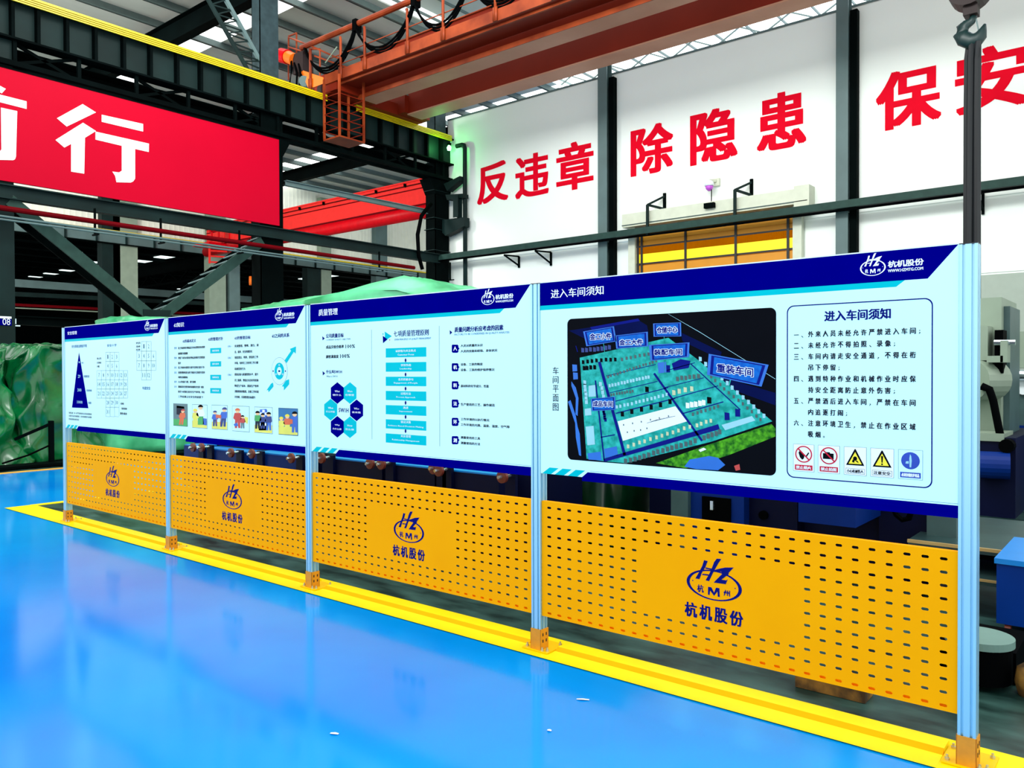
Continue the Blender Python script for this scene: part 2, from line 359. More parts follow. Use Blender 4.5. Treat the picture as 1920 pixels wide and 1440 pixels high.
# runway beam
rb = thing('runway_beam', 'long dark green crane runway beam with upright stiffeners above the banner', 'beam', (XR, 6, 8.1))
b = MB(); b.box(XR-.02, XR+.0, -4, 15, 8.1, 8.9); b.build('web', 'steel', rb)
b = MB(); b.box(XR-.2, XR+.16, -4, 15, 8.86, 8.9); b.build('top_flange', 'steeld', rb)
b = MB(); b.box(XR-.2, XR+.16, -4, 15, 8.08, 8.12); b.build('bottom_flange', 'steeld', rb)
y = 14.6
ys = [at('X', XR, u, 100)[1] for u in (20, 68, 122, 175, 228, 278, 328, 372, 416, 458, 497)]
yy = ys+[ys[-1]+.62*k for k in range(1, 11)]
m0 = None
for yq in yy:
    if m0 is None:
        o = MB().box(0, .15, -.03, .03, 8.12, 8.86).build('stiffener', 'steeld'); m0 = o.data; o.parent = rb; o.location = Vector((XR, yq, 0))-PW(rb)
    else:
        o = bpy.data.objects.new('stiffener', m0); COL.objects.link(o); o.parent = rb; o.location = Vector((XR, yq, 0))-PW(rb)
b = MB(); b.box(XR-.5, XR-.1, -4, 15, 7.95, 7.97)
b.build('walkway_plate', 'steeld', rb)
tr = thing('surge_truss', 'dark lattice truss running just under the crane runway beam', 'truss', (XR, 6, 7.6))
MB().bar((XR+.05, -4, 7.62), (XR+.05, 15, 7.62), .12, .1).build('bottom_chord', 'steeld', tr)
MB().bar((XR-.3, -4, 7.62), (XR-.3, 15, 7.62), .1, .1).build('rear_chord', 'steeld', tr)
b1 = MB(); b2 = MB()
for k in range(16):
    yk = -3.4+k*1.2
    MB().bar((XR+.05, yk, 7.62), (XR+.05, yk, 8.1), .07, .07).build('upright', 'steeld', tr)
    MB().bar((XR-.1, yk, 7.66), (XR-.1, yk+1.2 if k % 2 else yk-1.2, 8.1), .06, .06).build('diagonal', 'steeld', tr)
MB().box(XR-.5, XR-.46, -4, 15, 7.62, 8.1).m('steeld').build('rear_plate', 'steel', tr)
# conductor bars: four thin yellow lines
cr = thing('conductor_rail', 'bright yellow crane conductor rail with four parallel strips along the runway beam', 'rail', (XR+.2, 6, 8.9))
for k in range(4):
    for (ya, yb) in ((-4, 10.05), (11.05, 14.85)):
        MB().box(XR+.17, XR+.2, ya, yb, 8.80+k*.042, 8.825+k*.042).build('conductor_strip', 'ral', cr)
MB().box(XR-.02, XR+.2, -4, 10.05, 8.955, 8.97).build('cover_strip', 'ral', cr)
MB().box(XR-.02, XR+.2, 11.05, 14.85, 8.955, 8.97).build('cover_strip', 'ral', cr)
MB().box(XR-.06, XR+.06, -4, 15, 8.9, 8.96).build('crane_rail', 'steeld', None, 'dark steel crane rail lying on top of the runway beam', 'rail')

# red banner sign
BZ0, BZ1, BXF = 5.30, 7.49, XR+.06
bn = thing('red_banner', 'large crimson banner board with white characters high on the left', 'banner', (XR, 3, BZ0))
MB().box(XR, BXF, -3.2, 8.63, BZ0, BZ1).build('panel', 'banner', bn)
def bpoly(pts, sc=1/3.):
    return [at('X', BXF+.004, a*sc, c*sc) for a, c in pts]
for ps in [[(320, 665), (465, 585), (540, 632), (375, 712)],
           [(312, 787), (467, 690), (540, 737), (478, 775), (474, 977), (400, 965), (400, 810), (362, 830)],
           [(572, 645), (805, 697), (805, 740), (572, 685)],
           [(537, 740), (838, 808), (837, 855), (760, 838), (760, 1005), (750, 1020), (735, 1027), (655, 1025), (648, 990), (632, 965), (670, 970), (685, 960), (685, 820), (537, 785)],
           [(-80, 440), (33, 500), (10, 525), (-90, 478)], [(-330, 440), (-270, 425), (-240, 470), (-300, 480)],
           [(-400, 430), (150, 570), (150, 613), (-400, 473)],
           [(5, 605), (97, 625), (90, 880), (85, 895), (75, 901), (-20, 899), (-28, 850), (0, 850), (8, 840)],
           [(-350, 520), (-130, 570), (-130, 860), (-180, 850), (-180, 600), (-300, 572), (-300, 800), (-350, 790)], [(-100, 580), (-50, 590), (-50, 780), (-100, 770)],
           [(-300, 620), (-180, 650), (-180, 685), (-300, 655)], [(-300, 700), (-180, 730), (-180, 765), (-300, 735)]]:
    MB().face(bpoly(ps)).build('white_stroke', 'bwhite', bn)
MB().box(XR-.03, BXF+.01, -3.2, 8.65, BZ1, BZ1+.03).build('top_edge', 'steeld', bn)
MB().box(XR-.03, BXF+.01, 8.63, 8.68, BZ0-.02, BZ1+.03).build('end_edge', 'steeld', bn)

# horizontal beams, pipes
b = MB(); b.hbeam((XR, -4, 5.1), (XR, 14.4, 5.1), .2, .28, .025); b.build('steel_beam', 'steel', None, 'dark green steel beam directly below the red banner', 'beam')
b = MB(); b.hbeam(at('X', XR, 535, 343), at('X', XR, 800, 397), .12, .14, .02); b.build('steel_beam', 'steelb', None, 'slim grey steel beam crossing in front of the red crane', 'beam')
b = MB(); b.tube([(XR+.2, -4, 4.77), (XR+.2, 13.2, 4.68)], .055, 10); b.build('pipe', 'pipe', None, 'long dark red pipe below the banner beam', 'pipe')
b = MB(); b.tube([(XR+.3, -4, 4.60), (XR+.3, 13.2, 4.50)], .022, 8); b.tube([(XR+.3, -4, 4.54), (XR+.3, 13.2, 4.44)], .02, 8); b.build('conduit', 'steelb', None, 'pair of thin grey conduits hanging under the dark red pipe', 'conduit')
for k, u in enumerate((293, 170, 440, 702, 835)):
    p = at('X', XR, u, 420)
    b = MB(); b.bar((XR+.2, p[1], 4.45), (XR+.2, p[1], 5.0), .05, .03); b.bar((XR+.1, p[1], 4.45), (XR+.36, p[1], 4.45), .04, .03)
    b.build('pipe_hanger', 'steeld', None, ['pipe hanger below the banner, left of its middle', 'pipe hanger below the white stroke of the banner character', 'pipe hanger in front of the red cage', 'pipe hanger right of the near-black column', 'pipe hanger beside the column at the slogan wall'][k], 'hanger')
# V braces, each a pair of channels with lacing
def brace(a, c, label, mt):
    t = thing('cross_brace', label, 'brace', a)
    A, B = Vector(a), Vector(c)
    MB().bar(A, B, .24, .05, (1, 0, 0)).build('channel', mt, t)
    o = Vector((-.45, 0, .0)); MB().bar(A+o, B+o, .24, .05, (1, 0, 0)).build('channel', 'steeld', t)
    n = 9
    for k in range(n):
        p = A.lerp(B, (k+.1)/n); q = A.lerp(B, (k+.6)/n)
        MB().bar(p+Vector((0, 0, .13)), q+o+Vector((0, 0, .13)), .07, .03).build('lacing_bar', 'steelb', t)
    return t
PVb = at('X', XR, 292, 600)
bA = at('X', XR, 95, 425)
brace((XR, 2.5, 4.95), PVb, 'wide dark green diagonal brace falling right from the left column', 'steelg')
brace(at('X', XR, 492, 452), PVb, 'dark green diagonal brace with lacing bars rising to the near-black column', 'steelg')
MB().prism([at('X', XR+.03, 268, 580), at('X', XR+.03, 320, 582), at('X', XR+.03, 312, 612), at('X', XR+.03, 270, 612)], (.02, 0, 0)).build('gusset_plate', 'steel', None, 'dark gusset plate where the two diagonal braces meet', 'plate')
b = MB(); b.hbeam((XR, 2.6, 2.6), (XR, 8.1, 2.6), .16, .18); b.build('steel_beam', 'steeld', None, 'low dark beam under the meeting point of the diagonal braces', 'beam')
# lattice strut above the runway
t = thing('lattice_strut', 'grey lattice strut leaning down to the column above the runway beam', 'strut', at('X', XR-.1, 480, 130))
XL = XR-.1
A0, A1 = Vector(at('X', XL, 385, -10)), Vector(at('X', XL, 465, 132)); B0, B1 = Vector(at('X', XL, 418, -10)), Vector(at('X', XL, 503, 142))
MB().tube([A0, A1], .055, 8).build('chord', 'steel', t); MB().bar(B0, B1, .08, .09).build('chord', 'steelb', t)
for k in range(8):
    p = A0.lerp(A1, k/8); q = B0.lerp(B1, (k+.5)/8); r = A0.lerp(A1, (k+1)/8)
    MB().bar(p, q, .03, .03).build('lacing_bar', 'steel', t); MB().bar(q, r, .03, .03).build('lacing_bar', 'steel', t)
# pipe down the wall's left end
b = MB(); x = at('Y', 14.8, 872, 400)[0]; zt = at('Y', 14.8, 872, 272)[2]
b.tube([(x-.35, 14.8, zt+.03), (x-.12, 14.8, zt+.03), (x-.03, 14.8, zt), (x, 14.8, zt-.1), (x, 14.8, 0)], .07, 10)
b.smooth = True; b.build('downpipe', 'steel', None, 'dark green vertical pipe at the left edge of the slogan wall', 'pipe')
# curved hose at column B
P = [at('X', XR+.1, u, v) for u, v in ((808, 382), (790, 405), (783, 440), (785, 480), (792, 505))]
b = MB(); b.tube(P, .06, 8); b.smooth = True; b.build('hose', 'blackm', None, 'thick black hose bowed beside the column at the slogan wall', 'hose')
# green signal lamp
p = at('X', XR+.2, 842, 277)
t = thing('signal_lamp', 'glowing green signal lamp at the far end of the yellow rail', 'lamp', p)
b = MB(); b.tube([(p[0], p[1], p[2]-.08), (p[0], p[1], p[2]), (p[0], p[1], p[2]+.07)], [.05, .07, .03], 12); b.build('lens', 'green', t)
b = MB(); b.cyl((p[0], p[1], p[2]+.07), (p[0], p[1], p[2]+.14), .07); b.build('cap', 'steeld', t)
l = bpy.data.lights.new('signal_glow', 'POINT'); l.energy = 26; l.color = (.15, 1, .25); l.shadow_soft_size = .06
o = bpy.data.objects.new('signal_glow', l); COL.objects.link(o); o.location = (XR+.3, 14.2, p[2]-.1)

# cable duct on the slogan wall
du = thing('cable_duct', 'long dark cable duct running across the slogan wall', 'duct', (-8, 14.6, 5.1))
MB().box(-17.2, 2.5, 14.45, 14.7, 5.08, 5.12).build('tray', 'steel', du)
MB().box(-17.2, 2.5, 14.43, 14.45, 5.06, 5.22).build('side_rail', 'steelg', du)
MB().tube([(-17.2, 14.55, 5.15), (2.5, 14.55, 5.15)], .05, 8).build('cable', 'steeld', du)
MB().tube([(-17.2, 14.5, 5.04), (-8, 14.5, 5.02), (2.5, 14.5, 5.03)], .03, 8).build('cable', 'blackm', du)
def bracket(ua, va, ub, vb, label, drop=None):
    t = thing('wall_bracket', label, 'bracket', at('Y', 14.95, ub, vb))
    top = Vector(at('Y', 14.95, ub, va)); bot = Vector(at('Y', 14.95, ub, vb)); o = Vector(at('Y', 14.5, ua, drop[0] if drop else va))
    MB().bar(top+Vector((0, 0, .08)), bot-Vector((0, 0, .08)), .07, .05).build('wall_plate', 'steeld', t)
    MB().bar(top, o, .05, .05).build('arm', 'steel', t); MB().bar(bot, o, .05, .05).build('stay', 'steel', t)
    if drop: MB().bar(o, (o.x, o.y, at('Y', 14.5, ua, drop[1])[2]), .06, .06).build('drop_rod', 'steel', t)
bracket(1214, 368, 1246, 392, 'left triangular bracket above the yellow door', (384, 440))
bracket(1378, 342, 1409, 366, 'right triangular bracket above the yellow door', (356, 418))
def under(u0, v0, u1, v1, label):
    t = thing('wall_bracket', label, 'bracket', at('Y', 14.95, u1, v1))
    a_ = Vector(at('Y', 14.5, u0, v0)); c = Vector(at('Y', 14.95, u1, v0+3)); d = Vector(at('Y', 14.95, u1, v1))
    MB().bar(a_, c, .04, .04).build('arm', 'steeld', t); MB().bar(c, d, .05, .05).build('wall_plate', 'steeld', t); MB().bar(a_, d-Vector((0, 0, -.06)), .04, .04).build('stay', 'steeld', t)
under(945, 478, 973, 502, 'first small bracket under the cable duct from the left')
under(1003, 470, 1033, 498, 'second small bracket under the cable duct from the left')
under(1832, 360, 1843, 402, 'small bracket under the cable duct just right of the hanging slings')

# yellow roll-up door
def dy(u, v, Y=14.93): return at('Y', Y, u, v)
dl, dr = dy(1195, 450)[0], dy(1490, 450)[0]
fl, fr = dy(1178, 420)[0], dy(1523, 400)[0]
zt = dy(1350, 382)[2]; ztop = dy(1178, 406)[2]; zhb = dy(1195, 430)[2]
door = MB().box(dl, dr, 14.93, 14.97, 0, zhb).build('door_1', 'amber', kind='structure')
zb1, zb0 = dy(1240, 459)[2], dy(1240, 492)[2]
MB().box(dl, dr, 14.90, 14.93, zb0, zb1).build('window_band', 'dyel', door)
z = zhb
while z > zb1+.1:
    MB().box(dl, dr, 14.90, 14.93, z-.33, z-.02).build('slat', 'amber', door); z -= .34
z = zb0-.02
while z > .2:
    MB().box(dl, dr, 14.90, 14.93, max(.02, z-.9), z-.02).build('slat', 'amber', door); z -= .92
for zz in (zb1, zb0): MB().box(dl, dr, 14.885, 14.90, zz-.015, zz+.025).build('reinforcing_bar', 'cap', door)
for u in (1198, 1205, 1287, 1381, 1479):
    x = dy(u, 450)[0]; MB().box(x-.03, x+.03, 14.87, 14.885, 0, zhb).build('strap', 'cap', door)
MB().box(fl, fr, 14.62, 14.98, zhb+.03, ztop).build('header_box', 'dframe', door)
MB().box(fl, fr, 14.6, 14.62, ztop-.3, ztop-.28).build('seam', 'mteal', door)
MB().box(dl-.2, dl, 14.8, 14.97, 0, zhb+.03).build('side_frame', 'dframe', door)
MB().box(dr, dr+.2, 14.8, 14.97, 0, zhb+.03).build('side_frame', 'dframe', door)
MB().box(fr-.3, fr+.04, 14.60, 14.98, zhb-.1, ztop+.06).build('end_cover', 'dframe', door)
# camera and sensor over the door
p = dy(1330, 345, 14.7)
t = thing('security_camera', 'white dome security camera on the wall above the yellow door', 'camera', p)
b = MB(); b.box(p[0]-.02, p[0]+.16, 14.9, 14.98, p[2]-.02, p[2]+.16); b.bar((p[0]+.07, 14.9, p[2]+.1), (p[0], 14.7, p[2]+.08), .06, .06); b.build('mount', 'dframe', t)
b = MB(); b.tube([(p[0], 14.7, p[2]+.09), (p[0], 14.7, p[2]+.04), (p[0], 14.7, p[2]-.05)], [.05, .1, .12], 16); b.smooth = True; b.build('housing', 'white', t)
b = MB(); b.tube([(p[0], 14.7, p[2]-.05), (p[0], 14.7, p[2]-.12), (p[0], 14.7, p[2]-.17)], [.1, .085, .03], 16); b.smooth = True; b.build('dome', 'purple', t)
p2 = dy(1332, 386, 14.6)
b = MB(); b.box(p2[0]-.13, p2[0]+.13, 14.5, 14.6, p2[2]-.06, p2[2]+.06); b.tube([(p[0]+.05, 14.72, p[2]), (p2[0], 14.65, p2[2])], .012, 6); b.build('door_sensor', 'steeld', None, 'small dark sensor on the header of the yellow door', 'sensor')

# ================================================================== ORANGE OVERHEAD CRANE
cr = thing('overhead_crane', 'orange double girder overhead crane crossing above the slogan wall', 'crane', (-8, 11.5, 8.95))
for y0, y1 in ((10.75, 11.33), (12.5, 13.08)):
    g = MB().box(-16.3, 9, y0+.04, y1-.04, 8.98, 10.05).build('girder', 'craneg', cr)
    MB().box(-16.3, 9, y0, y1, 8.94, 8.975).build('bottom_plate', 'cranef', g)
    MB().box(-16.3, 9, y0, y1, 10.05, 10.08).build('top_plate', 'orange', g)
MB().box(-16.35, 9, 10.73, 10.75, 8.93, 9.04).build('bottom_lip', 'orange', cr)
for y0, y1 in ((9.98, 11.4), (12.4, 13.4)):
    MB().box(-17.25, -16.3, y0, y1, 9.0, 9.5).build('end_carriage', 'craneg', cr)
MB().box(-17.2, -16.6, 10, 13.4, 8.98, 9.3).build('end_tie', 'craneg', cr)
for y in (10.1, 13.2):
    b = MB(); b.cyl((-17.06, y, 9.14), (-16.9, y, 9.14), .18, 20); b.smooth = False; b.build('wheel', 'brown', cr)
# walkway
MB().box(-16.75, 9, 9.98, 10.75, 9.2, 9.24).build('walkway_deck', 'craneg', cr)
MB().box(-16.75, 9, 9.94, 9.98, 9.2, 9.46).build('kick_plate', 'orange', cr)
MB().bar((-16.75, 10.1, 9.17), (9, 10.1, 9.17), .05, .06).build('edge_angle', 'orange', cr)
for xq in [at('Y', 9.95, u, v)[0] for u, v in ((583, 140), (640, 130), (685, 110), (765, 80), (832, 60), (930, 20))]+[-9.2, -7.8, -6.4]:
    b = MB(); b.tube([(xq, 9.93, 9.22), (xq, 9.93, 10.2), (xq-.03, 9.95, 10.28), (xq-.1, 10.0, 10.31)], .035, 8); b.box(xq-.06, xq+.06, 9.9, 9.94, 9.2, 9.5)
    b.smooth = True; b.build('railing_post', 'orange', cr)
for z in (9.85, 9.6): MB().tube([(-16.6, 9.97, z), (9, 9.97, z)], .014, 6).build('railing_wire', 'orange', cr)
tb = [at('Y', 10.0, 565, 90), at('Y', 10.0, 775, -1)]
b = MB(); zz = tb[0][2]; b.tube([(tb[0][0], 10, zz), (9, 10, zz)], .075, 10); b.build('cable_track', 'orange', cr)
# far-side railing frame and end ladder frame
for (ua, va, ub, vb) in [(541, 70, 541, 150), (556, 62, 556, 120), (541, 68, 556, 62), (541, 70, 578, 84), (541, 88, 578, 100), (578, 84, 640, 112), (590, 105, 665, 132), (600, 92, 600, 168), (583, 92, 583, 170), (580, 92, 600, 92)]:
    MB().tube([at('Y', 10.2 if ua < 560 else 10.0, ua, va), at('Y', 10.2 if ub < 560 else 10.0, ub, vb)], .025, 6).build('frame_rail', 'orange', cr)
MB().bar(at('Y', 9.9, 610, 118), at('Y', 9.9, 632, 88), .02, .03).build('tie_strip', 'mgrey', cr)
# drive motor and buffers
p = at('Y', 10.0, 556, 112)
b = MB(); b.cyl(at('Y', 10.0, 528, 104), at('Y', 10.0, 540, 107), .2, 18); b.smooth = False; b.build('motor', 'rcraned', cr)
b = MB(); b.cyl(at('Y', 10.0, 540, 107), at('Y', 10.0, 552, 112), .17, 18); b.build('motor_housing', 'orangeb', cr)
b = MB(); b.box(p[0]-.1, p[0]+.35, 9.95, 10.3, p[2]-.4, p[2]+.15); b.build('gearbox', 'brown', cr)
b = MB(); q0 = at('Y', 9.96, 590, 155); b.prism([at('Y', 9.96, 562, 130), at('Y', 9.96, 606, 145), at('Y', 9.96, 605, 157), at('Y', 9.96, 590, 163), at('Y', 9.96, 578, 165)], (0, .35, 0)); b.build('wheel_guard', 'orangeb', cr)
b = MB(); b.cyl(at('Y', 9.93, 570, 152), at('Y', 9.99, 571, 152), .14, 18); b.build('gear_wheel', 'steelb', cr)
for (ua, va, ub, vb) in [(545, 100, 543, 158), (552, 118, 556, 160), (560, 120, 562, 160)]:
    b = MB(); m_ = at('Y', 9.9, (ua+ub)/2+3, (va+vb)/2); b.tube([at('Y', 9.95, ua, va), m_, at('Y', 9.95, ub, vb)], .03, 6); b.build('power_cable', 'blackm', cr)
# maintenance cage hanging below
cg = [at('Y', 9.6, u, v)[0] for u in (608,) for v in (200,)]
x0 = at('Y', 9.7, 608, 200)[0]; x1 = at('Y', 9.7, 640, 200)[0]; zb = at('Y', 9.7, 608, 262)[2]
xa, xb = x0, x0+.62; ya, yb2 = 9.7, 10.5
zc = 9.2
for (x, y) in ((xa, ya), (xb, ya), (xb, yb2), (xa, yb2)):
    MB().bar((x, y, zb), (x, y, zc), .05, .05).build('cage_post', 'orange', cr)
MB().box(xa-.02, xb+.02, ya-.02, yb2+.02, zb-.04, zb).build('cage_floor', 'orangeb' if False else 'orange', cr)
for k in range(5):
    z = zb+.2+k*.22
    b = MB()
    for (a_, c) in (((xa, ya), (xb, ya)), ((xb, ya), (xb, yb2)), ((xb, yb2), (xa, yb2)), ((xa, yb2), (xa, ya))): b.bar((*a_, z), (*c, z), .018, .018)
    b.build('cage_hoop', 'craneg', cr)
# festoon cables
xs_ = [at('Y', 9.98, u, v) for u, v in ((572, 96), (668, 50), (777, 0))]
pts_all = [(-16.9, -15.6), (-15.6, -13.9), (-13.9, -12.2), (-12.2, -10.5), (-10.5, -8.8)]
pts_all = []
xk = [at('Y', 9.98, u, v)[0] for u, v in ((573, 96), (668, 50), (778, 0), (880, -45))]+[-9.6]
for k in range(len(xk)-1):
    a_, c = xk[k], xk[k+1]
    for j in range(3):
        pts = []
        for i in range(15):
            s_ = i/14; pts.append((a_+(c-a_)*s_, 9.93+.03*j, zz-.08-(.78+.06*j)*(1-(2*s_-1)**2)**.8))
        b = MB(); b.tube(pts, .028, 6); b.smooth = True; b.build('festoon_cable', 'blackm', cr)
    MB().box(c-.07, c+.07, 9.9, 10.1, zz-.2, zz+.1).build('cable_trolley', 'blackm', cr)

# hook block and slings
HY = 11.8
def H(u, v): return at('Y', HY, u, v)
t = thing('crane_hook', 'dark green crane hook with brown block at the upper right', 'hook', H(1825, 60))
c0 = H(1818, 0)
b = MB(); b.cyl((c0[0], HY-.2, c0[2]+.18), (c0[0], HY+.2, c0[2]+.18), .32, 24); b.build('sheave_block', 'brown', t)
q = H(1808, 34); q2 = H(1835, 5); b = MB(); b.box(q[0], q2[0], HY-.12, HY+.12, q[2], q2[2]+.1); b.build('swivel_housing', 'brown', t)
pts = [H(u, v) for u, v in ((1826, 30), (1822, 40), (1812, 46), (1804, 54), (1802, 64), (1808, 73), (1820, 78), (1832, 74), (1839, 66), (1843, 56), (1847, 45))]
b = MB(); b.tube(pts, [.06, .06, .08, .1, .12, .13, .13, .12, .1, .06, .02], 14); b.smooth = True; b.build('hook', 'hook', t)
MB().bar(H(1830, 35), H(1835, 58), .02, .03).build('safety_latch', 'steelb', t)
for cx in (-.12, .12): MB().tube([(c0[0]+cx, HY, c0[2]+.2), (c0[0]+cx, HY, 10.0)], .015, 6).build('wire_rope', 'blackm', t)
t = thing('lifting_slings', 'black lifting slings hanging from the crane hook down behind the fence', 'sling', H(1822, 455))
for k, (ut, um, ub) in enumerate(((1818, 1814, 1812), (1822, 1820, 1817), (1829, 1830, 1829), (1833, 1834, 1833))):
    yo = HY+(-.06 if k % 2 else .06); pts = [at('Y', yo, ut, 78), at('Y', yo, um, 110), at('Y', yo, um-1, 200), at('Y', yo, ub, 455), at('Y', yo, ub, 640)]
    for a_, c in zip(pts[:-1], pts[1:]): pass
    wv = .055 if k in (0, 3) else .045
    b = MB()
    b.tube(pts, wv, 6); b.build('sling', 'sling', t)
MB().box(H(1815, 300)[0], H(1831, 300)[0], HY-.02, HY+.02, H(0, 640)[2], H(0, 170)[2]).build('sling', 'sling', t) if False else None
b = MB(); b.tube([at('Y', HY, 1825, 100), at('Y', HY, 1825, 640)], .06, 6); b.build('sling', 'sling', t)

# ================================================================== BAY 2: red crane, far runway
rc = thing('bridge_crane', 'red bridge crane in the next bay behind the steelwork', 'crane', (-26, 17, 7.6))
MB().box(-35, -17.5, 17, 17.5, 7.62, 8.55).build('girder', 'rcrane', rc)
b = MB(); b.tube([(-35, 17.0, 7.38), (-17.5, 17.0, 7.38)], .24, 16); b.smooth = True; b.build('lower_tube', 'rcraned', rc)
MB().box(-35, -17.5, 16.96, 17.6, 8.55, 8.6).build('top_plate', 'rcrane', rc)
MB().tube([(-35, 16.95, 8.42), (-17.5, 16.95, 8.42)], .015, 5).build('cable_line', 'steeld', rc)
MB().box(-35, -17.5, 16.97, 17, 8.24, 8.27).build('ledge', 'pipe', rc)
MB().box(-35, -17.5, 16.9, 17, 7.6, 7.66).build('lower_ledge', 'pipe', rc)
for k in range(11): MB().box(-34+k*1.6, -33.95+k*1.6, 16.9, 17, 8.4, 8.52).build('clip', 'steeld', rc)
# red cage at the end of that crane
XC = -33.0
t = thing('service_cage', 'red railed service cage left of the near-black column', 'cage', at('X', XC, 430, 480))
for u in (397, 410, 420, 430, 438, 446, 456, 466, 474):
    a_ = at('X', XC, u, 430+(u-395)*.1); c = at('X', XC, u, 452+(u-395)*.13)
    MB().bar(a_, c, .16 if u > 436 else .08, .05).build('cage_panel', 'rcraned' if u % 4 else 'rcrane', t)
MB().bar(at('X', XC, 392, 432), at('X', XC, 476, 432), .08, .12).build('top_rail', 'rcraned', t)
MB().box(XC-1.4, XC, at('X', XC, 392, 450)[1], at('X', XC, 476, 450)[1], at('X', XC, 430, 462)[2], at('X', XC, 430, 458)[2]).build('cage_floor', 'rcraned', t)
for v in (470, 480, 491): MB().bar(at('X', XC, 392, v), at('X', XC, 425, v+2), .06, .07).build('ladder_rung', 'rcrane', t)
MB().bar(at('X', XC, 393, 462), at('X', XC, 393, 494), .07, .07).build('ladder_side', 'rcrane', t)
# far runway with yellow line
t = thing('runway_beam', 'far crane runway beam with a thin yellow rail seen below the banner', 'beam', (RX2, 15, 7.6))
za, zb_ = at('X', RX2, 100, 440)[2], at('X', RX2, 100, 422)[2]
MB().box(RX2-.02, RX2, 4, 44, 7.42, 7.92).build('web', 'steelb', t)
MB().box(RX2, RX2+.15, 4, 44, 7.92, 7.985).build('conductor_rail', 'ral', t)
MB().box(RX2-.15, RX2+.15, 4, 44, 7.38, 7.42).build('bottom_flange', 'steeld', t)
for k in range(30): MB().box(RX2, RX2+.12, 4.5+k*1.3, 4.55+k*1.3, 7.42, 7.9).build('stiffener', 'steel', t)
for k, (u, wd, mt, vb) in enumerate([(232, 1.1, 'mgrey', 0), (404, .9, 'mgrey', 0), (436, .6, 'steelb', 0), (205, .8, 'steel', 0), (712, .9, 'steelb', 0), (585, .9, 'steel', 0), (608, .7, 'mgrey', 0)]):
    p = at('X', RX2-.2, u, 450)
    b = MB(); b.box(RX2-.5, RX2-.03, p[1]-wd/2, p[1]+wd/2, 0, 7.44 if k in (2, 5) else 11.4)
    b.build('steel_column', mt, None, ['pale column behind the left diagonal brace in the next bay', 'pale column behind the right diagonal brace', 'slim grey column right of the pale column behind the right brace',
            'dark column beside the pale column behind the left brace', 'far grey column below the red crane', 'dark far column just above the green tarp', 'pale far column just above the green tarp'][k], 'column')
# mezzanine beams and pipes of bay 3
for k, (va, vb, th, mt, lab) in enumerate([(530, 550, .35, 'steelb', 'pale grey beam behind the left brace, upper one'), (551, 565, .2, 'steel', 'dark beam behind the left brace, lower one'), (571, 585, .12, 'pipe', 'thin red pipe far behind the left brace'), (577, 590, .05, 'mgrey', 'thin pale conduit just under the far red pipe')]):
    p = at('X', -40, 17, va); q = at('X', -40, 300, vb)
    d = Vector(q)-Vector(p); e = Vector(q)+d*1.6
    b = MB(); b.bar(p, e, .2, th); b.build(['steel_beam', 'steel_beam', 'pipe', 'conduit'][k], mt, None, lab, ['beam', 'beam', 'pipe', 'conduit'][k])
# dark storage behind
b = MB(); b.box(-50, -42, 6, 34, 0, 2.6); b.build('storage_block', 'steeld', None, 'dark mass of stored machinery far under the mezzanine', 'machinery')
# yellow hook block far away
p = at('X', -30, 474, 527)
t = thing('hook_block', 'small yellow hook block hanging left of the near-black column', 'hook', p)
for dy_ in (-.12, .14):
    b = MB(); b.cyl((p[0], p[1]+dy_-.05, p[2]), (p[0]+.05, p[1]+dy_+.05, p[2]), .2, 14); b.build('sheave', 'orangeb', t)
b = MB(); b.tube([(p[0], p[1], p[2]-.15), (p[0], p[1]+.1, p[2]-.35), (p[0], p[1], p[2]-.45), (p[0], p[1]-.08, p[2]-.38)], .04, 6); b.build('hook', 'steeld', t)
MB().tube([(p[0], p[1], p[2]), (p[0], p[1], 7.0)], .02, 5).build('wire_rope', 'steeld', t)

# ================================================================== FENCE
W = .062
XS = [-8.18306, -6.06597, -4.08573, -2.06783, 0.0]
NTH = ['farthest', 'second', 'middle', 'fourth', 'nearest']
def post_profile():
    h = W/2; g = .0045; d = .009; c = .0155
    side = []
    for s_ in (-c, c): side += [(s_-g, 0), (s_-g*1.0, d), (s_+g, d), (s_+g, 0)]
    pts = [(-h, 0)]+side
    out = []
    for (a_, bq) in pts: out.append((a_, -h+bq))
    for (a_, bq) in pts: out.append((h-bq, a_))
    for (a_, bq) in pts: out.append((-a_, h-bq))
    for (a_, bq) in pts: out.append((-h+bq, -a_))
    return out
pp = post_profile()
shaft = MB().prism([(x, y, .02) for x, y in pp], (0, 0, 1.978)).build('shaft', 'alu'); shm = shaft.data; bpy.data.objects.remove(shaft)
def post_meshes():
    r = {}
    b = MB(); b.box(-W/2, W/2, -W/2, W/2, 1.998, 2.002); r['end_cap'] = (b, 'cap')
    h = W/2+.004
    b = MB(); b.box(-h, h, -h, -h+.004, .012, .125); b.box(-h, -h+.004, -h, h, .012, .125); b.box(h-.004, h, -h, h, .012, .125); b.box(-h, h, h-.004, h, .012, .125); r['bracket'] = (b, 'bracket')
    b = MB(); b.box(-.085, .085, -h-.01, .13, .008, .014); r['base_plate'] = (b, 'yrail')
    return r
post_parts = []
for k, (b, m_) in post_meshes().items():
    o = b.build(k, m_); post_parts.append((k, o.data)); bpy.data.objects.remove(o)
b = MB(); b.tube([(0, 0, 0), (0, 0, .009), (0, 0, .0095), (0, 0, .02)], [.009, .009, .005, .005], 8); o = b.build('bolt', 'bolt'); boltm = o.data; bpy.data.objects.remove(o)
b = MB(); b.box(0, .0015, -.004, .004, -.008, .008); o = b.build('hole', 'hole'); holem = o.data; bpy.data.objects.remove(o)
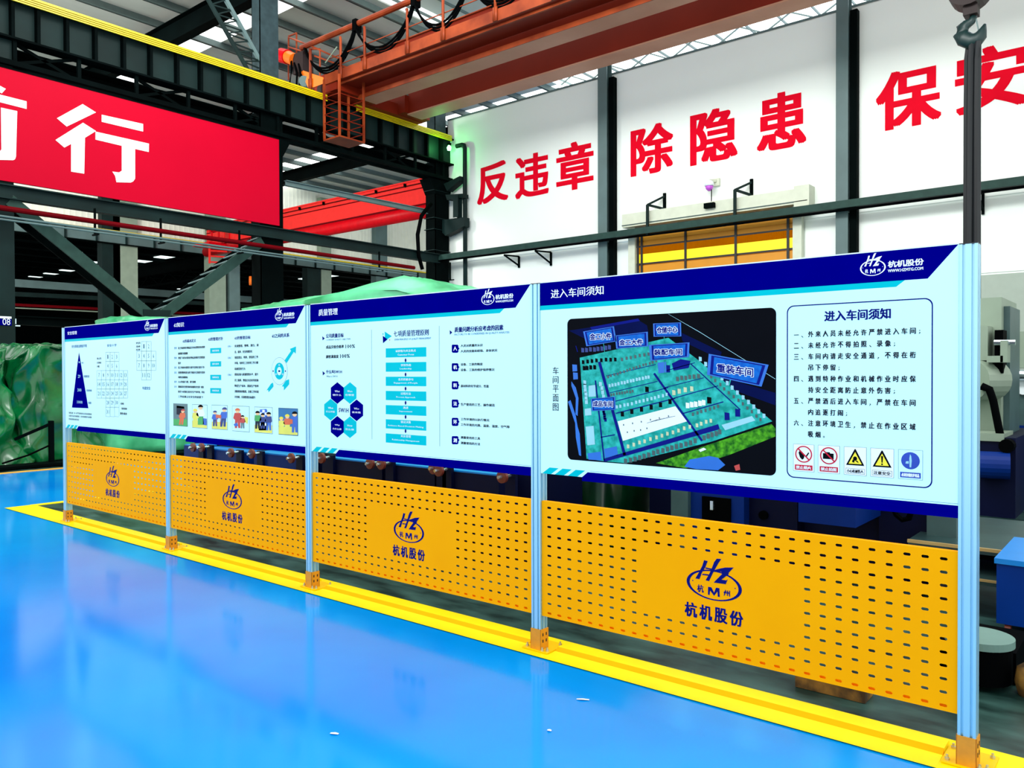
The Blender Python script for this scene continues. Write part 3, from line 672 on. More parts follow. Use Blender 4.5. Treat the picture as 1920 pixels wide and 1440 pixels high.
for i, x in enumerate(XS):
    t = thing('fence_post', f'{NTH[i]} of the five aluminium fence posts, ' + ['left of the safety board', 'between the safety board and the 6S board', 'between the 6S board and the quality board', 'between the quality board and the entry rules board', 'right of the entry rules board'][i], 'post', (x+W/2, W/2, 0), 'aluminium posts carrying the boards')
    o = bpy.data.objects.new('shaft', shm); COL.objects.link(o); o.parent = t
    for k, me in post_parts:
        o = bpy.data.objects.new(k, me); COL.objects.link(o); o.parent = t
        if k == 'bracket': br = o
    for (bx, by) in ((-.068, -.02), (-.0, -.0385+.0), (.068, -.02), (-.068, .1), (.068, .1)):
        if bx == 0: bx, by = .045, -.035
        o = bpy.data.objects.new('bolt', boltm); COL.objects.link(o); o.parent = t; o.location = (bx, by-.0, .014)
    for (hy, hz) in ((-.015, .095), (.015, .095), (-.015, .06), (.015, .06)):
        o = bpy.data.objects.new('hole', holem); COL.objects.link(o); o.parent = br; o.location = (W/2+.004, hy, hz)
# kerb rails between posts
for i in range(4):
    x0, x1 = XS[i]+W+.06, XS[i+1]-.06
    b = MB(); b.m('yline').prism([(x0, -.045, .006), (x0, .05, .010), (x0, .05, .006)], (x1-x0, 0, 0)); b.m('pyel').prism([(x0, .05, .006), (x0, .05, .010), (x0, .078, .026), (x0, .078, .006)], (x1-x0, 0, 0))
    b.m('yline').prism([(x0, .078, .006), (x0, .078, .026), (x0, .17, .026), (x0, .18, .006)], (x1-x0, 0, 0))
    b.build('kerb_rail', None, None, 'low yellow steel kerb rail on the floor under the ' + ['safety board', '6S board', 'quality board', 'entry rules board'][i], 'rail', 'yellow kerb rails between the posts')

# perforated guard panels
PW_, PH = 2.0, .624
nc, nr = 30, 12
def perforated():
    b = MB(); mx = .02; x_l, x_r = 0, PW_
    px = 1.9/29; x_first = .05; pz = .0518; z_first = .021
    X = [0.0]+[x_first+px*(k-.5) for k in range(nc+1)]+[PW_]
    Z = [0.0]+[z_first+pz*(k-.5) for k in range(1, nr+1)]+[PH]
    Z = [0.0]+[z_first+pz*(k+.5) for k in range(nr-1)]+[PH]
    th = .002
    hw, hh, c = .0135, .0058, .004
    for j in range(nr):
        z0, z1 = Z[j], Z[j+1]
        b.add([(0, 0, z0), (X[1], 0, z0), (X[1], 0, z1), (0, 0, z1)], [(0, 1, 2, 3)])
        b.add([(X[-2], 0, z0), (PW_, 0, z0), (PW_, 0, z1), (X[-2], 0, z1)], [(0, 1, 2, 3)])
        zc_ = z_first+pz*j
        for i in range(nc):
            x0, x1 = X[i+1], X[i+2]
            solid = 9 <= i <= 20 and 3 <= j <= 8
            if solid: b.add([(x0, 0, z0), (x1, 0, z0), (x1, 0, z1), (x0, 0, z1)], [(0, 1, 2, 3)]); continue
            xc = x_first+px*i
            H8 = [(xc-hw, zc_-hh+c), (xc-hw+c, zc_-hh), (xc+hw-c, zc_-hh), (xc+hw, zc_-hh+c), (xc+hw, zc_+hh-c), (xc+hw-c, zc_+hh), (xc-hw+c, zc_+hh), (xc-hw, zc_+hh-c)]
            vs = [(x0, 0, z0), (x1, 0, z0), (x1, 0, z1), (x0, 0, z1)]+[(a_, 0, q_) for a_, q_ in H8]+[(a_, th, q_) for a_, q_ in H8]
            fs = [(0, 5, 4), (0, 1, 6, 5), (1, 7, 6), (1, 2, 8, 7), (2, 9, 8), (2, 3, 10, 9), (3, 11, 10), (3, 0, 4, 11)]
            fs += [(4+k, 4+(k+1) % 8, 12+(k+1) % 8, 12+k) for k in range(8)]
            b.add(vs, fs)
    return b
o = perforated().build('sheet', 'pyel'); sheetm = o.data; bpy.data.objects.remove(o)
b = MB(); b.box(0, PW_, .0005, .03, PH-.002, PH); b.box(0, PW_, .028, .03, PH-.02, PH); o = b.build('fold', 'pyel'); f1 = o.data; bpy.data.objects.remove(o)
b = MB(); b.box(0, PW_, .0005, .03, 0, .002); b.box(0, PW_, .028, .03, 0, .035); o = b.build('fold', 'pyel'); f2 = o.data; bpy.data.objects.remove(o)
# company mark: drawn once, in its own plane
def mark(y=0.0):
    """oval mark; X from -.137 to .137, Z about 0"""
    def q(pts): return [(p[0]+1.005, y, p[2]-.53) for p in (at('Y', 0.0, 1280+a_/9, 1030+c/9) for a_, c in pts)]
    b = MB()
    b.face(q([(345, 190), (407, 205), (368, 310), (310, 400), (268, 512), (198, 500), (262, 390), (318, 280)]))
    b.face(q([(560, 165), (637, 170), (590, 240), (545, 320), (495, 410), (430, 545), (370, 530), (425, 440), (475, 330), (515, 225)]))
    y2 = y-.0002; ysv = y; 
    b.face([(p[0], p[1]-.0002, p[2]) for p in q([(375, 312), (485, 335), (475, 358), (365, 333)])])
    b.face([(p[0], p[1]-.0002, p[2]) for p in q([(325, 418), (440, 435), (430, 455), (310, 440)])])
    b.face([(p[0], p[1]-.0003, p[2]) for p in q([(490, 395), (500, 365), (560, 345), (700, 315), (848, 315), (765, 400), (760, 430), (640, 520), (720, 532), (745, 515), (712, 597), (508, 568), (655, 420), (640, 388), (560, 378)])])
    ring(b, 0, 0, .137, .07, y+.0002, .016, 48, .006, 0, 0)
    b.face(q([(413, 640), (470, 650), (515, 740), (548, 655), (605, 665), (612, 815), (578, 810), (572, 720), (515, 795), (448, 705), (440, 780), (412, 775)]))
    p0 = q([(230, 730), (340, 600)]); text_xz(b, '杭', p0[0][0], p0[1][0], p0[0][2]+.002, p0[1][2]-.004, y, .03, 1)
    p0 = q([(675, 800), (785, 690)]); text_xz(b, '州', p0[0][0], p0[1][0], p0[0][2]+.003, p0[1][2]-.005, y, .03, 1)
    for d in ((153, 532), (870, 668)):
        p0 = q([d])[0]; b.face(disc_pts(p0[0], p0[2], .003, .003, y, 8))
    return b
bm = mark(); zt_, zb_2 = at('Y', 0, 1285, 1128.5)[2]-.53, at('Y', 0, 1285, 1156)[2]-.53
xl_, xr_ = at('Y', 0, 1281, 1140)[0]+1.005, at('Y', 0, 1395, 1160)[0]+1.005
for k, ch in enumerate('杭机股份'):
    wd = (xr_-xl_)/4; text_xz(bm, ch, xl_+wd*k+.003, xl_+wd*(k+1)-.008, zb_2, zt_, 0, .035, 2)
o = bm.build('logo', 'navyt'); markm = o.data; bpy.data.objects.remove(o)
BN = ['safety board', '6S board', 'quality board', 'entry rules board']
for i in range(4):
    x0, x1 = XS[i]+W+.001, XS[i+1]-.001
    t = thing('perforated_panel', 'amber perforated steel panel with dark blue oval logo, under the '+BN[i], 'panel', (x0, .012, .2), 'amber perforated panels under the boards')
    sc = (x1-x0)/PW_
    for nme, me in (('sheet', sheetm), ('top_fold', f1), ('bottom_fold', f2)):
        o = bpy.data.objects.new(nme, me); COL.objects.link(o); o.parent = t; o.scale = (sc, 1, 1)
    o = bpy.data.objects.new('logo', markm); COL.objects.link(o); o.parent = t; o.location = ((x1-x0)/2-.003, -.001, .33)

# ================================================================== DISPLAY BOARDS
YB = .004
class Board:
    def __init__(s, i, label):
        s.i = i; s.x0 = XS[i]+W+.001; s.x1 = XS[i+1]-.001
        s.t = thing('display_board', label, 'board', (s.x0, YB, .975))
        b = MB(); b.m('board').box(s.x0, s.x1, YB, YB+.022, .975, 2.0); b.build('panel', None, s.t)
        b = MB(); b.box(s.x0, s.x1, YB-.001, YB+.024, 2.0, 2.005); b.build('top_trim', 'edge', s.t)
        L = (1,)
        x0, x1 = s.x0, s.x1
        s.poly('header_band', [(x0, 2.0), (x0, 1.878), (x1-.108, 1.878), (x1-.002, 2.0)], 'navy', 1)
        s.poly('accent_stripe', [(x0, 1.878), (x0, 1.854), (x1-.222, 1.854), (x1-.19, 1.878)], 'teal', 1)
        s.poly('base_band', [(x0+.27, .975), (x0+.305, 1.003), (x1, 1.003), (x1, .975)], 'navy', 1)
        b = MB(); b.box(x0+.27, x1, YB-.001, YB+.001, .955, .975); b.build('base_lip', 'navy', s.t)
        s.poly('hairline', [(x0+.32, 1.009), (x0+.32, 1.0105), (x1, 1.0105), (x1, 1.009)], 'tteal', 1)
        for k in range(3):
            a_ = x0+.01+k*.085; s.poly('chevron', [(a_, .975), (a_+.05, 1.01), (a_+.11, 1.01), (a_+.06, .975)], 'teal', 1)
        # small company mark in the header
        o = bpy.data.objects.new('logo', hlogo); COL.objects.link(o); o.parent = s.t; o.location = (x1-.31-s.x0, -.0006, 1.937-.975)
        s.acc = {}
    def y(s, layer): return YB-.0003*layer
    def poly(s, name, pts, m_, layer=2):
        return MB().face([(x, s.y(layer), z) for x, z in pts]).build(name, m_, s.t)
    # accumulating print in photograph-surveyed coordinates on the board plane
    def g(s, name, m_): 
        k = (name, m_)
        if name not in ('calendar_grid', 'calendar_number'): k = (name, m_, len(s.acc))
        if k not in s.acc: s.acc[k] = MB()
        return s.acc[k]
    def P(s, u, v): p = at('Y', YB, u, v); return p[0], p[2]
    def txt(s, t, ul, vt, vb, ur, m_='tblack', bold=.012, name='lettering', layer=3, res=1):
        x0, z1 = s.P(ul, vt); _, z0 = s.P(ul, vb); x1, _ = s.P(ur, vb)
        text_xz(s.g(name, m_), t, x0, x1, z0, z1, s.y(layer), bold, res)
    def fp(s, name, m_, pts, layer=2): s.g(name, m_).face([(*(s.P(u, v)[:1]), s.y(layer), s.P(u, v)[1]) for u, v in pts])
    def rect(s, name, m_, u0, v0, u1, v1, layer=2):
        """u0,v0 top-left; u1 right edge; v1 foot on the left edge"""
        x0, z1 = s.P(u0, v0); _, z0 = s.P(u0, v1); x1, _ = s.P(u1, v0)
        s.g(name, m_).face([(x0, s.y(layer), z0), (x1, s.y(layer), z0), (x1, s.y(layer), z1), (x0, s.y(layer), z1)])
    def done(s):
        for (n_, m_, *_), b in s.acc.items(): b.build(n_, m_, s.t, kind='stuff' if n_.startswith('calendar') else None)
        s.acc = {}
# header mark: smaller and white, plus name and web address
bm = MB(); mk = mark()
bm.v = [(x*.36, y_, z*.46) for x, y_, z in mk.v]; bm.f = mk.f; bm.mi = mk.mi
text_xz(bm, '杭机股份', .057, .188, -.005, .022, 0, .03, 2)
text_xz(bm, 'WWW.HZMTG.COM', .057, .186, -.0235, -.0115, 0, .01, 2)
o = bm.build('logo', 'white'); hlogo = o.data; bpy.data.objects.remove(o)

# ---- board 4: entry rules
B = Board(3, 'display board with black workshop map picture and entry rules list, nearest of the four')
B.txt('进入车间须知', 1033, 543, 560, 1132, 'white', .02)
def rrect(x0, x1, z0, z1, r, y, n=6):
    P = []
    for (cx, cz, a0) in ((x1-r, z1-r, 0), (x0+r, z1-r, PI/2), (x0+r, z0+r, PI), (x1-r, z0+r, 3*PI/2)):
        for k in range(n+1): P.append((cx+r*math.cos(a0+PI/2*k/n), y, cz+r*math.sin(a0+PI/2*k/n)))
    return P
MX0, MX1, MZ0, MZ1 = -1.826, -.709, 1.061, 1.799
mp = MB().face(rrect(MX0, MX1, MZ0, MZ1, .028, B.y(2))).build('map_picture', 'black', B.t)
acc = {}
def mpx(a_, c): return at('Y', YB, 1000+a_/3, 460+c/3)
def mpoly(m_, pts, layer=3):
    b = acc.setdefault(m_, MB())
    P = []
    for a_, c in pts:
        p = mpx(a_, c); P.append((min(max(p[0], MX0+.004), MX1-.002), YB-.0003*layer, min(max(p[2], MZ0+.003), MZ1-.003)))
    b.face(P)
mpoly('m_dk', [(200, 480), (590, 420), (640, 450), (650, 500), (300, 530)]); mpoly('m_dk', [(830, 490), (1060, 600), (1050, 640), (840, 540)])
mpoly('m_dk', [(1050, 740), (1362, 830), (1362, 900), (1060, 790)])
mpoly('m_navy', [(320, 460), (590, 412), (600, 425), (330, 475)], 4)
mpoly('m_teal', [(262, 632), (300, 1200), (400, 1215), (520, 1225), (1000, 1105), (1345, 990), (915, 635), (760, 520)], 4)
mpoly('m_green', [(690, 1225), (960, 1130), (1340, 1005), (1362, 1030), (1362, 1075), (1100, 1180), (860, 1255)], 4)
mpoly('m_lb', [(850, 1245), (880, 1205), (990, 1185), (1040, 1195), (1080, 1235), (1040, 1265), (920, 1270)], 5)
mpoly('m_lb', [(192, 880), (210, 870), (240, 960), (250, 1020), (262, 1060), (270, 1185), (258, 1180), (240, 1080), (236, 1000)], 5); mpoly('m_lb', [(215, 765), (240, 800), (255, 860), (250, 960), (238, 950), (240, 860), (215, 790)], 5)
for c in ((232, 690), (236, 735)): mpoly('m_lb', [(c[0]-12, c[1]-20), (c[0]+14, c[1]-18), (c[0]+16, c[1]+18), (c[0]-10, c[1]+20)], 5)
# aisles
def mline(a_, c, wd, m_='m_navy', layer=6):
    (x0, z0), (x1, z1) = a_, c; d = Vector((x1-x0, z1-z0)).normalized(); nn = Vector((-d.y, d.x))*wd/2
    mpoly(m_, [(x0-nn.x, z0-nn.y), (x1-nn.x, z1-nn.y), (x1+nn.x, z1+nn.y), (x0+nn.x, z0+nn.y)], layer)
for l_ in [((372, 655), (515, 1180), 16), ((350, 760), (400, 1215), 8), ((400, 1215), (1045, 1020), 30), ((680, 720), (950, 1100), 12), ((885, 665), (1165, 925), 6), ((410, 735), (690, 670), 4), ((430, 830), (700, 765), 4), ((450, 880), (760, 800), 5), ((465, 945), (800, 860), 6), ((740, 800), (960, 745), 4), ((790, 860), (1040, 790), 5), ((845, 945), (1070, 880), 6), ((380, 1080), (460, 1065), 6), ((730, 710), (910, 660), 4)]: mline(*l_)
mpoly('white', [(475, 990), (800, 905), (865, 990), (505, 1100)], 6); mpoly('m_lt', [(1060, 1010), (1230, 960), (1250, 985), (1080, 1040)], 6)
for q_ in ([(312, 790), (350, 785), (352, 850), (312, 852)], [(290, 920), (325, 915), (328, 955), (292, 958)], [(295, 1020), (340, 1015), (348, 1120), (305, 1125)], [(305, 1170), (380, 1160), (385, 1210), (312, 1205)], [(398, 1145), (470, 1130), (478, 1180), (405, 1195)]): mpoly('m_lt' if q_[0][1] < 1100 else 'm_lb', q_, 6)
mpoly('m_navy', [(780, 665), (830, 640), (885, 650), (875, 690), (790, 705)], 6); mpoly('m_navy', [(700, 670), (770, 675), (770, 715), (705, 715)], 6); mpoly('m_lb', [(650, 560), (870, 550), (880, 620), (660, 650)], 5)
# machine marks on the map
rnd = random.Random(3)
def marks(p0, p1, n, m_, s_, layer=7, h=1.6):
    for k in range(n):
        f_ = k/max(1, n-1); x = p0[0]+(p1[0]-p0[0])*f_+rnd.uniform(-2, 2); z = p0[1]+(p1[1]-p0[1])*f_+rnd.uniform(-2, 2)
        mpoly(m_, [(x-s_, z-s_*h), (x+s_, z-s_*h*.8), (x+s_*1.1, z+s_*h), (x-s_*.9, z+s_*h)], layer)
for a_ in [((535, 1130), (880, 1020), 12, 'm_cream', 7), ((520, 1215), (910, 1100), 16, 'mteal', 9), ((960, 1080), (1050, 1050), 5, 'mteal', 9), ((920, 1010), (1000, 985), 4, 'm_cream', 7), ((500, 950), (770, 880), 6, 'black', 9), ((470, 910), (750, 840), 14, 'm_lt', 6), ((440, 840), (560, 820), 9, 'mteal', 5),
           ((430, 790), (650, 740), 14, 'm_lt', 6), ((420, 740), (690, 650), 16, 'mteal', 5), ((280, 655), (460, 640), 8, 'black', 7), ((285, 690), (345, 685), 4, 'black', 8), ((500, 640), (650, 610), 7, 'mteal', 6), ((810, 750), (930, 735), 6, 'mteal', 8), ((790, 830), (890, 805), 4, 'm_cream', 9), ((870, 900), (960, 885), 5, 'white', 10), ((900, 950), (1040, 905), 7, 'mteal', 6),
           ((1090, 960), (1150, 940), 2, 'm_navy', 14), ((940, 640), (1300, 960), 13, 'm_lt', 8), ((1000, 740), (1280, 980), 12, 'mteal', 6), ((290, 770), (300, 880), 6, 'm_lt', 8), ((380, 780), (395, 850), 4, 'm_lt', 8), ((395, 930), (405, 980), 5, 'm_navy', 7), ((990, 870), (1000, 870), 1, 'black', 12), ((280, 590), (430, 575), 8, 'c_db', 8), ((640, 810), (640, 810), 1, 'black', 10), ((510, 1010), (760, 960), 6, 'mteal', 3), ((530, 1050), (640, 1030), 4, 'mteal', 3)]: marks(*a_)
for k in range(6): mline((640+k*22, 1060-k*6-60), (700+k*20, 1000-k*4-20), 2, 'mteal', 8)
mline((760, 380), (940, 490), 3, 'm_lt', 6); mline((940, 490), (1362, 752), 2.5, 'm_lt', 6)
mline((250, 600), (240, 565), 4, 'm_navy', 6)
mpoly('c_red', [(1130, 1240), (1160, 1230), (1165, 1262), (1140, 1268)], 7); mpoly('white', [(930, 1150), (960, 1138), (975, 1148), (940, 1162)], 7)
mpoly('m_lb', [(700, 660), (748, 655), (750, 715), (705, 720)], 7); mline((737, 510), (740, 720), 3, 'm_teal', 8); mline((395, 545), (405, 620), 3, 'm_teal', 8); mline((1110, 755), (1098, 810), 6, 'm_teal', 8)
for m_, b in acc.items(): b.build('map_drawing', m_, mp, kind='stuff')
# name plates on the map
for nm, q_, tb_ in [('金工小件', [(282, 485), (455, 455), (470, 540), (300, 568)], (322, 498, 532, 440)), ('金工大件', [(460, 508), (645, 486), (648, 568), (468, 582)], (487, 532, 562, 617)),
                    ('仓储中心', [(675, 440), (832, 434), (834, 512), (678, 514)], (697, 462, 494, 812)), ('装配车间', [(655, 560), (880, 546), (876, 628), (660, 650)], (682, 586, 618, 838)),
                    ('重装车间', [(988, 610), (1325, 672), (1285, 795), (978, 728)], (1035, 665, 712, 1238)), ('成品车间', [(325, 862), (462, 850), (465, 925), (330, 932)], (338, 875, 906, 448))]:
    def quad(q, s_, layer, m_):
        cx = sum(p[0] for p in q)/4; cz = sum(p[1] for p in q)/4
        P = []
        for p in q:
            w_ = mpx(cx+(p[0]-cx)*s_, cz+(p[1]-cz)*s_); P.append((w_[0], YB-.0003*layer, w_[2]))
        return MB().m(m_).face(P)
    o = quad(q_, 1, 9, 'm_lb').build('map_sign', None, mp)
    b = quad(q_, .9, 10, 'm_navy'); b.build('map_sign', None, mp); quad(q_, .8, 11, 'm_blue').build('map_sign', None, mp)
    u0, v0, v1, u1 = tb_; a_ = mpx(u0, v0); c = mpx(u0, v1); d = mpx(u1, v1)
    sk = 0
    if nm == '重装车间': sk = mpx(1238, 740)[2]-c[2]
    vs, fs = glyphs(nm, .05, 1)
    for bold_, m_, ly in ((.0034, 'white', 12), (.0011, 'm_navy', 13)):
        vs, fs = glyphs(nm, 0, 1); b = MB()
        for ox, oz in ((-1, -1), (0, -1), (1, -1), (-1, 0), (1, 0), (-1, 1), (0, 1), (1, 1), (0, 0)): b.add([(a_[0]+(d[0]-a_[0])*x+ox*bold_, YB-.0003*ly-len(b.v)/len(vs)*3e-5, c[2]+(a_[2]-c[2])*z+sk*x+oz*bold_) for x, z in vs], fs)
        b.build('map_lettering', m_, mp)
for k, ch in enumerate('车间平面图'): B.txt(ch, 1036.5, 688+k*17, 702+k*17, 1047.5, 'tblack', .012)
# rules box outline
b = MB(); A_ = rrect(-.662, -.09, 1.06, 1.803, .03, B.y(2)); C_ = rrect(-.6575, -.0945, 1.0645, 1.7985, .027, B.y(2)); n_ = len(A_)
b.add(A_+C_, [(k, (k+1) % n_, n_+(k+1) % n_, n_+k) for k in range(n_)]); b.build('rules_frame', 'navyt', B.t)
text_xz(B.g('lettering', 'navyt'), '进入车间须知', -.503, -.242, 1.728, 1.772, B.y(3), .035, 2)
rules = [('一、', '外来人员未经允许严禁进入车间；'), ('二、', '未经允许不得拍照、录像；'), ('三、', '车间内请走安全通道，不得在桁'), ('', '吊下停留；'), ('四、', '遇到特种作业和机械作业时应保'), ('', '持安全距离防止意外伤害；'),
         ('五、', '严禁酒后进入车间，严禁在车间'), ('', '内追逐打闹；'), ('六、', '注意环境卫生，禁止在作业区域'), ('', '吸烟。')]
NARROW = {'、': (.05, .45, -.02, .3), '，': (.1, .4, -.1, .25), '；': (.1, .35, 0, .6), '。': (.05, .4, 0, .35), '一': (0, 1, .42, .54)}
def chars(b, s_, x, z, dx, cw, chh, y, bold, res=1):
    for ch in s_:
        if ch in NARROW:
            a_, c, d, e = NARROW[ch]; text_xz(b, ch, x+a_*cw, x+c*cw, z+d*chh, z+e*chh, y, bold, res)
        else: text_xz(b, ch, x, x+cw, z, z+chh, y, bold, res)
        x += dx
for k, (a_, c) in enumerate(rules):
    z = 1.664-k*.0473
    if a_: chars(B.g('lettering', 'tblack'), a_, -.631, z, .0305, .021, .024, B.y(3), .012)
    chars(B.g('lettering', 'tblack'), c, -.570, z, .0306, .022, .0255, B.y(3), .012)
B.done()
# safety signs
SG = [(-.633, 'red', '禁止烟火'), (-.528, 'red', '禁止拍照'), (-.422, 'yel', '小心机械伤人'), (-.318, 'yel', '注意安全'), (-.213, 'blue', '必须穿戴防护用品')]
for k, (x, kd, tx) in enumerate(SG):
    wd, z0, z1 = .089, 1.09, 1.207
    y_ = B.y
    o = MB().face([(x, y_(2), z0), (x+wd, y_(2), z0), (x+wd, y_(2), z1), (x, y_(2), z1)]).build('safety_sign', 'tgrey' if kd != 'blue' else 'tgrey', B.t)
    e = .0012
    MB().face([(x+e, y_(3), z0+e), (x+wd-e, y_(3), z0+e), (x+wd-e, y_(3), z1-e), (x+e, y_(3), z1-e)]).build('sign_face', 'white' if kd != 'blue' else 'board', o)
    cx = x+wd/2; cz = 1.164
    lb = {'red': 'red', 'yel': 'black', 'blue': 'sblue'}[kd]
    MB().face([(x+.007, y_(4), z0+.006), (x+wd-.007, y_(4), z0+.006), (x+wd-.007, y_(4), z0+.028), (x+.007, y_(4), z0+.028)]).build('sign_label', lb, o)
    if kd == 'yel': MB().face([(x+.0082, y_(5), z0+.0072), (x+wd-.0082, y_(5), z0+.0072), (x+wd-.0082, y_(5), z0+.0268), (x+.0082, y_(5), z0+.0268)]).build('sign_label', 'white', o)
    b = MB(); text_xz(b, tx, x+.012, x+wd-.012, z0+.010, z0+.024, y_(6), .03, 1); b.build('sign_lettering', 'black' if kd == 'yel' else 'white', o)
    if kd == 'red':
        b = MB()
        if k == 0:
            b.face([(cx-.022, y_(4), cz+.006), (cx-.016, y_(4), cz+.016), (cx-.008, y_(4), cz+.006), (cx+.004, y_(4), cz-.004), (cx+.001, y_(4), cz-.018), (cx-.006, y_(4), cz-.024), (cx-.016, y_(4), cz-.014)])
            b.face([(cx+.008, y_(4), cz-.008), (cx+.012, y_(4), cz-.012), (cx+.024, y_(4), cz+.006), (cx+.02, y_(4), cz+.010)])
        else:
            b.face([(cx-.024, y_(4), cz-.014), (cx+.02, y_(4), cz-.014), (cx+.02, y_(4), cz+.010), (cx+.006, y_(4), cz+.010), (cx+.004, y_(4), cz+.015), (cx-.012, y_(4), cz+.015), (cx-.014, y_(4), cz+.010), (cx-.024, y_(4), cz+.010)])
            b.face(disc_pts(cx-.004, cz-.002, .008, .008, y_(4.5), 12)) 
        b.build('pictogram', 'black', o)
        b = MB(); ring(b, cx, cz, .036, .036, y_(6), .005); d_ = .0235
        b.face([(cx-d_-.002, y_(6.5), cz+d_-.002), (cx-d_+.002, y_(6.5), cz+d_+.002), (cx+d_+.002, y_(6.5), cz-d_+.002), (cx+d_-.002, y_(6.5), cz-d_-.002)]); b.build('prohibition_ring', 'red', o)
    elif kd == 'yel':
        MB().face([(cx-.036, y_(4), cz-.033), (cx+.036, y_(4), cz-.033), (cx+.002, y_(4), cz+.034), (cx-.002, y_(4), cz+.034)]).build('warning_triangle', 'black', o)
        MB().face([(cx-.026, y_(5), cz-.027), (cx+.026, y_(5), cz-.027), (cx, y_(5), cz+.022)]).build('warning_triangle', 'syel', o)
        b = MB()
        if k == 3: b.face([(cx-.002, y_(6), cz-.015), (cx+.002, y_(6), cz-.015), (cx+.004, y_(6), cz+.012), (cx-.004, y_(6), cz+.012)]); b.face(disc_pts(cx, cz-.021, .0035, .0035, y_(6), 10))
        else: b.face(disc_pts(cx, cz-.005, .008, .009, y_(6), 12)); b.face([(cx-.012, y_(6.3), cz-.02), (cx-.003, y_(6.3), cz-.022), (cx-.002, y_(6.3), cz-.008), (cx-.01, y_(6.3), cz-.01)]); b.face([(cx+.002, y_(6), cz-.016), (cx+.014, y_(6), cz-.023), (cx+.011, y_(6), cz-.015), (cx+.005, y_(6), cz-.012)])
        b.build('pictogram', 'black', o)
    else:
        MB().face(disc_pts(cx, cz, .034, .034, y_(4), 28)).build('mandatory_disc', 'sblue', o)
        b = MB(); b.face([(cx-.003, y_(5), cz-.026), (cx+.003, y_(5), cz-.026), (cx+.005, y_(5), cz), (cx+.003, y_(5), cz+.018), (cx-.001, y_(5), cz+.026), (cx-.004, y_(5), cz+.01)]); b.face([(cx-.018, y_(5), cz-.012), (cx-.006, y_(5), cz-.012), (cx-.006, y_(5), cz-.002), (cx-.016, y_(5), cz-.003)]); b.build('pictogram', 'm_lt', o)

# ---- board 3: quality
def z3(ox, oy, sc): return lambda a_, c: (ox+a_/sc, oy+c/sc)
Q = z3(560, 520, 1743/460.)
B = Board(2, 'display board with blue honeycomb diagram and teal flow chart, third from the left')
def T(s_, a0, t_, b_, a1, m_='tblack', bold=.015, name='lettering', layer=3, res=1):
    u0, v0 = Q(a0, t_); _, v1 = Q(a0, b_); u1, _ = Q(a1, b_); B.txt(s_, u0, v0, v1, u1, m_, bold, name, layer, res)
def R_(name, m_, a0, t_, a1, b_, layer=2):
    u0, v0 = Q(a0, t_); u1, v1 = Q(a1, b_); B.rect(name, m_, u0, v0, u1, v1, layer)
def PG(name, m_, pts, layer=2): B.fp(name, m_, [Q(*p) for p in pts], layer)
T('质量管理', 142, 228, 276, 278, 'white', .025)
PG('marker', 'navyt', [(168, 418), (186, 434), (170, 448)]); T('公司质量目标', 195, 402, 432, 320, 'navyt', .02); T('COMPANY QUALITY OBJECTIVES', 197, 440, 454, 370, 'tgrey', .0)
T('成品交检合格率', 195, 484, 508, 322, 'tblack', .03); T('100%', 333, 478, 504, 401, 'tblack', .01); T('顾客满意度', 195, 552, 576, 284, 'tblack', .03); T('100%', 295, 546, 574, 364, 'tblack', .01)
PG('marker', 'navyt', [(170, 666), (188, 682), (172, 698)]); T('什么叫5W1H', 196, 658, 684, 308, 'navyt', .02); T('What is 5W1H', 197, 697, 710, 276, 'tgrey', 0)
for (cx, cy, m_, tx) in [(275, 822, 'navy', 'What'), (365, 822, 'teal', 'Where'), (228, 940, 'teal', 'When'), (412, 945, 'navy', 'Who'), (275, 1062, 'navy', 'Why'), (365, 1065, 'teal', 'How')]:
    w_, h_ = 46, 77
    PG('hexagon', m_, [(cx, cy-h_), (cx+w_, cy-h_*.5), (cx+w_, cy+h_*.5), (cx, cy+h_), (cx-w_, cy+h_*.5), (cx-w_, cy-h_*.5)], 2)
    T(tx, cx-18, cy-20, cy-6, cx+18, 'white', 0, layer=4); T({'What': '做什么', 'Where': '在哪里', 'When': '什么时候', 'Who': '谁来做', 'Why': '为什么做', 'How': '怎么做'}[tx], cx-33, cy+6, cy+20, cx+30, 'white', 0, layer=4)
T('5W1H', 285, 928, 958, 355, 'navyt', .02)
R_('divider', 'tgrey', 517, 372, 519, 1150); R_('divider', 'tgrey', 998, 345, 1000, 1200)
PG('marker', 'teal', [(612, 385), (662, 418), (614, 450)], 3); PG('marker', 'navy', [(598, 415), (632, 440), (600, 468)], 4); PG('marker', 'teal', [(596, 396), (606, 402), (597, 410)], 3); PG('marker', 'c_or', [(644, 438), (652, 444), (645, 452)], 3)
T('七项质量管理原则', 675, 380, 424, 925, 'navyt', .025); T('SEVEN PRINCIPLES OF QUALITY MANAGEMENT', 680, 436, 452, 942, 'tteal', 0)
seven = [('以顾客为关注焦点', 'Customer Focus'), ('领导作用', 'Leadership'), ('全员积极参与', 'Engagement of People'), ('过程方法', 'Process Approach'), ('改进', 'Improvement'), ('循证决策', 'Evidence Based Decision Making'), ('关系管理', 'Relationship Management')]
for k, (a_, c) in enumerate(seven):
    y0 = 505+k*100.5; R_('flow_box', 'teal', 619, y0, 907, y0+65, 2)
    wa = len(a_)*9; wc = len(c)*4.2
    T(a_, 762-wa, y0+10, y0+28, 762+wa, 'white', .0, layer=4); T(c, 762-wc, y0+38, y0+52, 762+wc, 'white', 0, layer=4)
    if k < 6: PG('flow_arrow', 'navyt', [(757, y0+72), (763, y0+72), (767, y0+84), (763, y0+98), (757, y0+98), (753, y0+84)], 3)
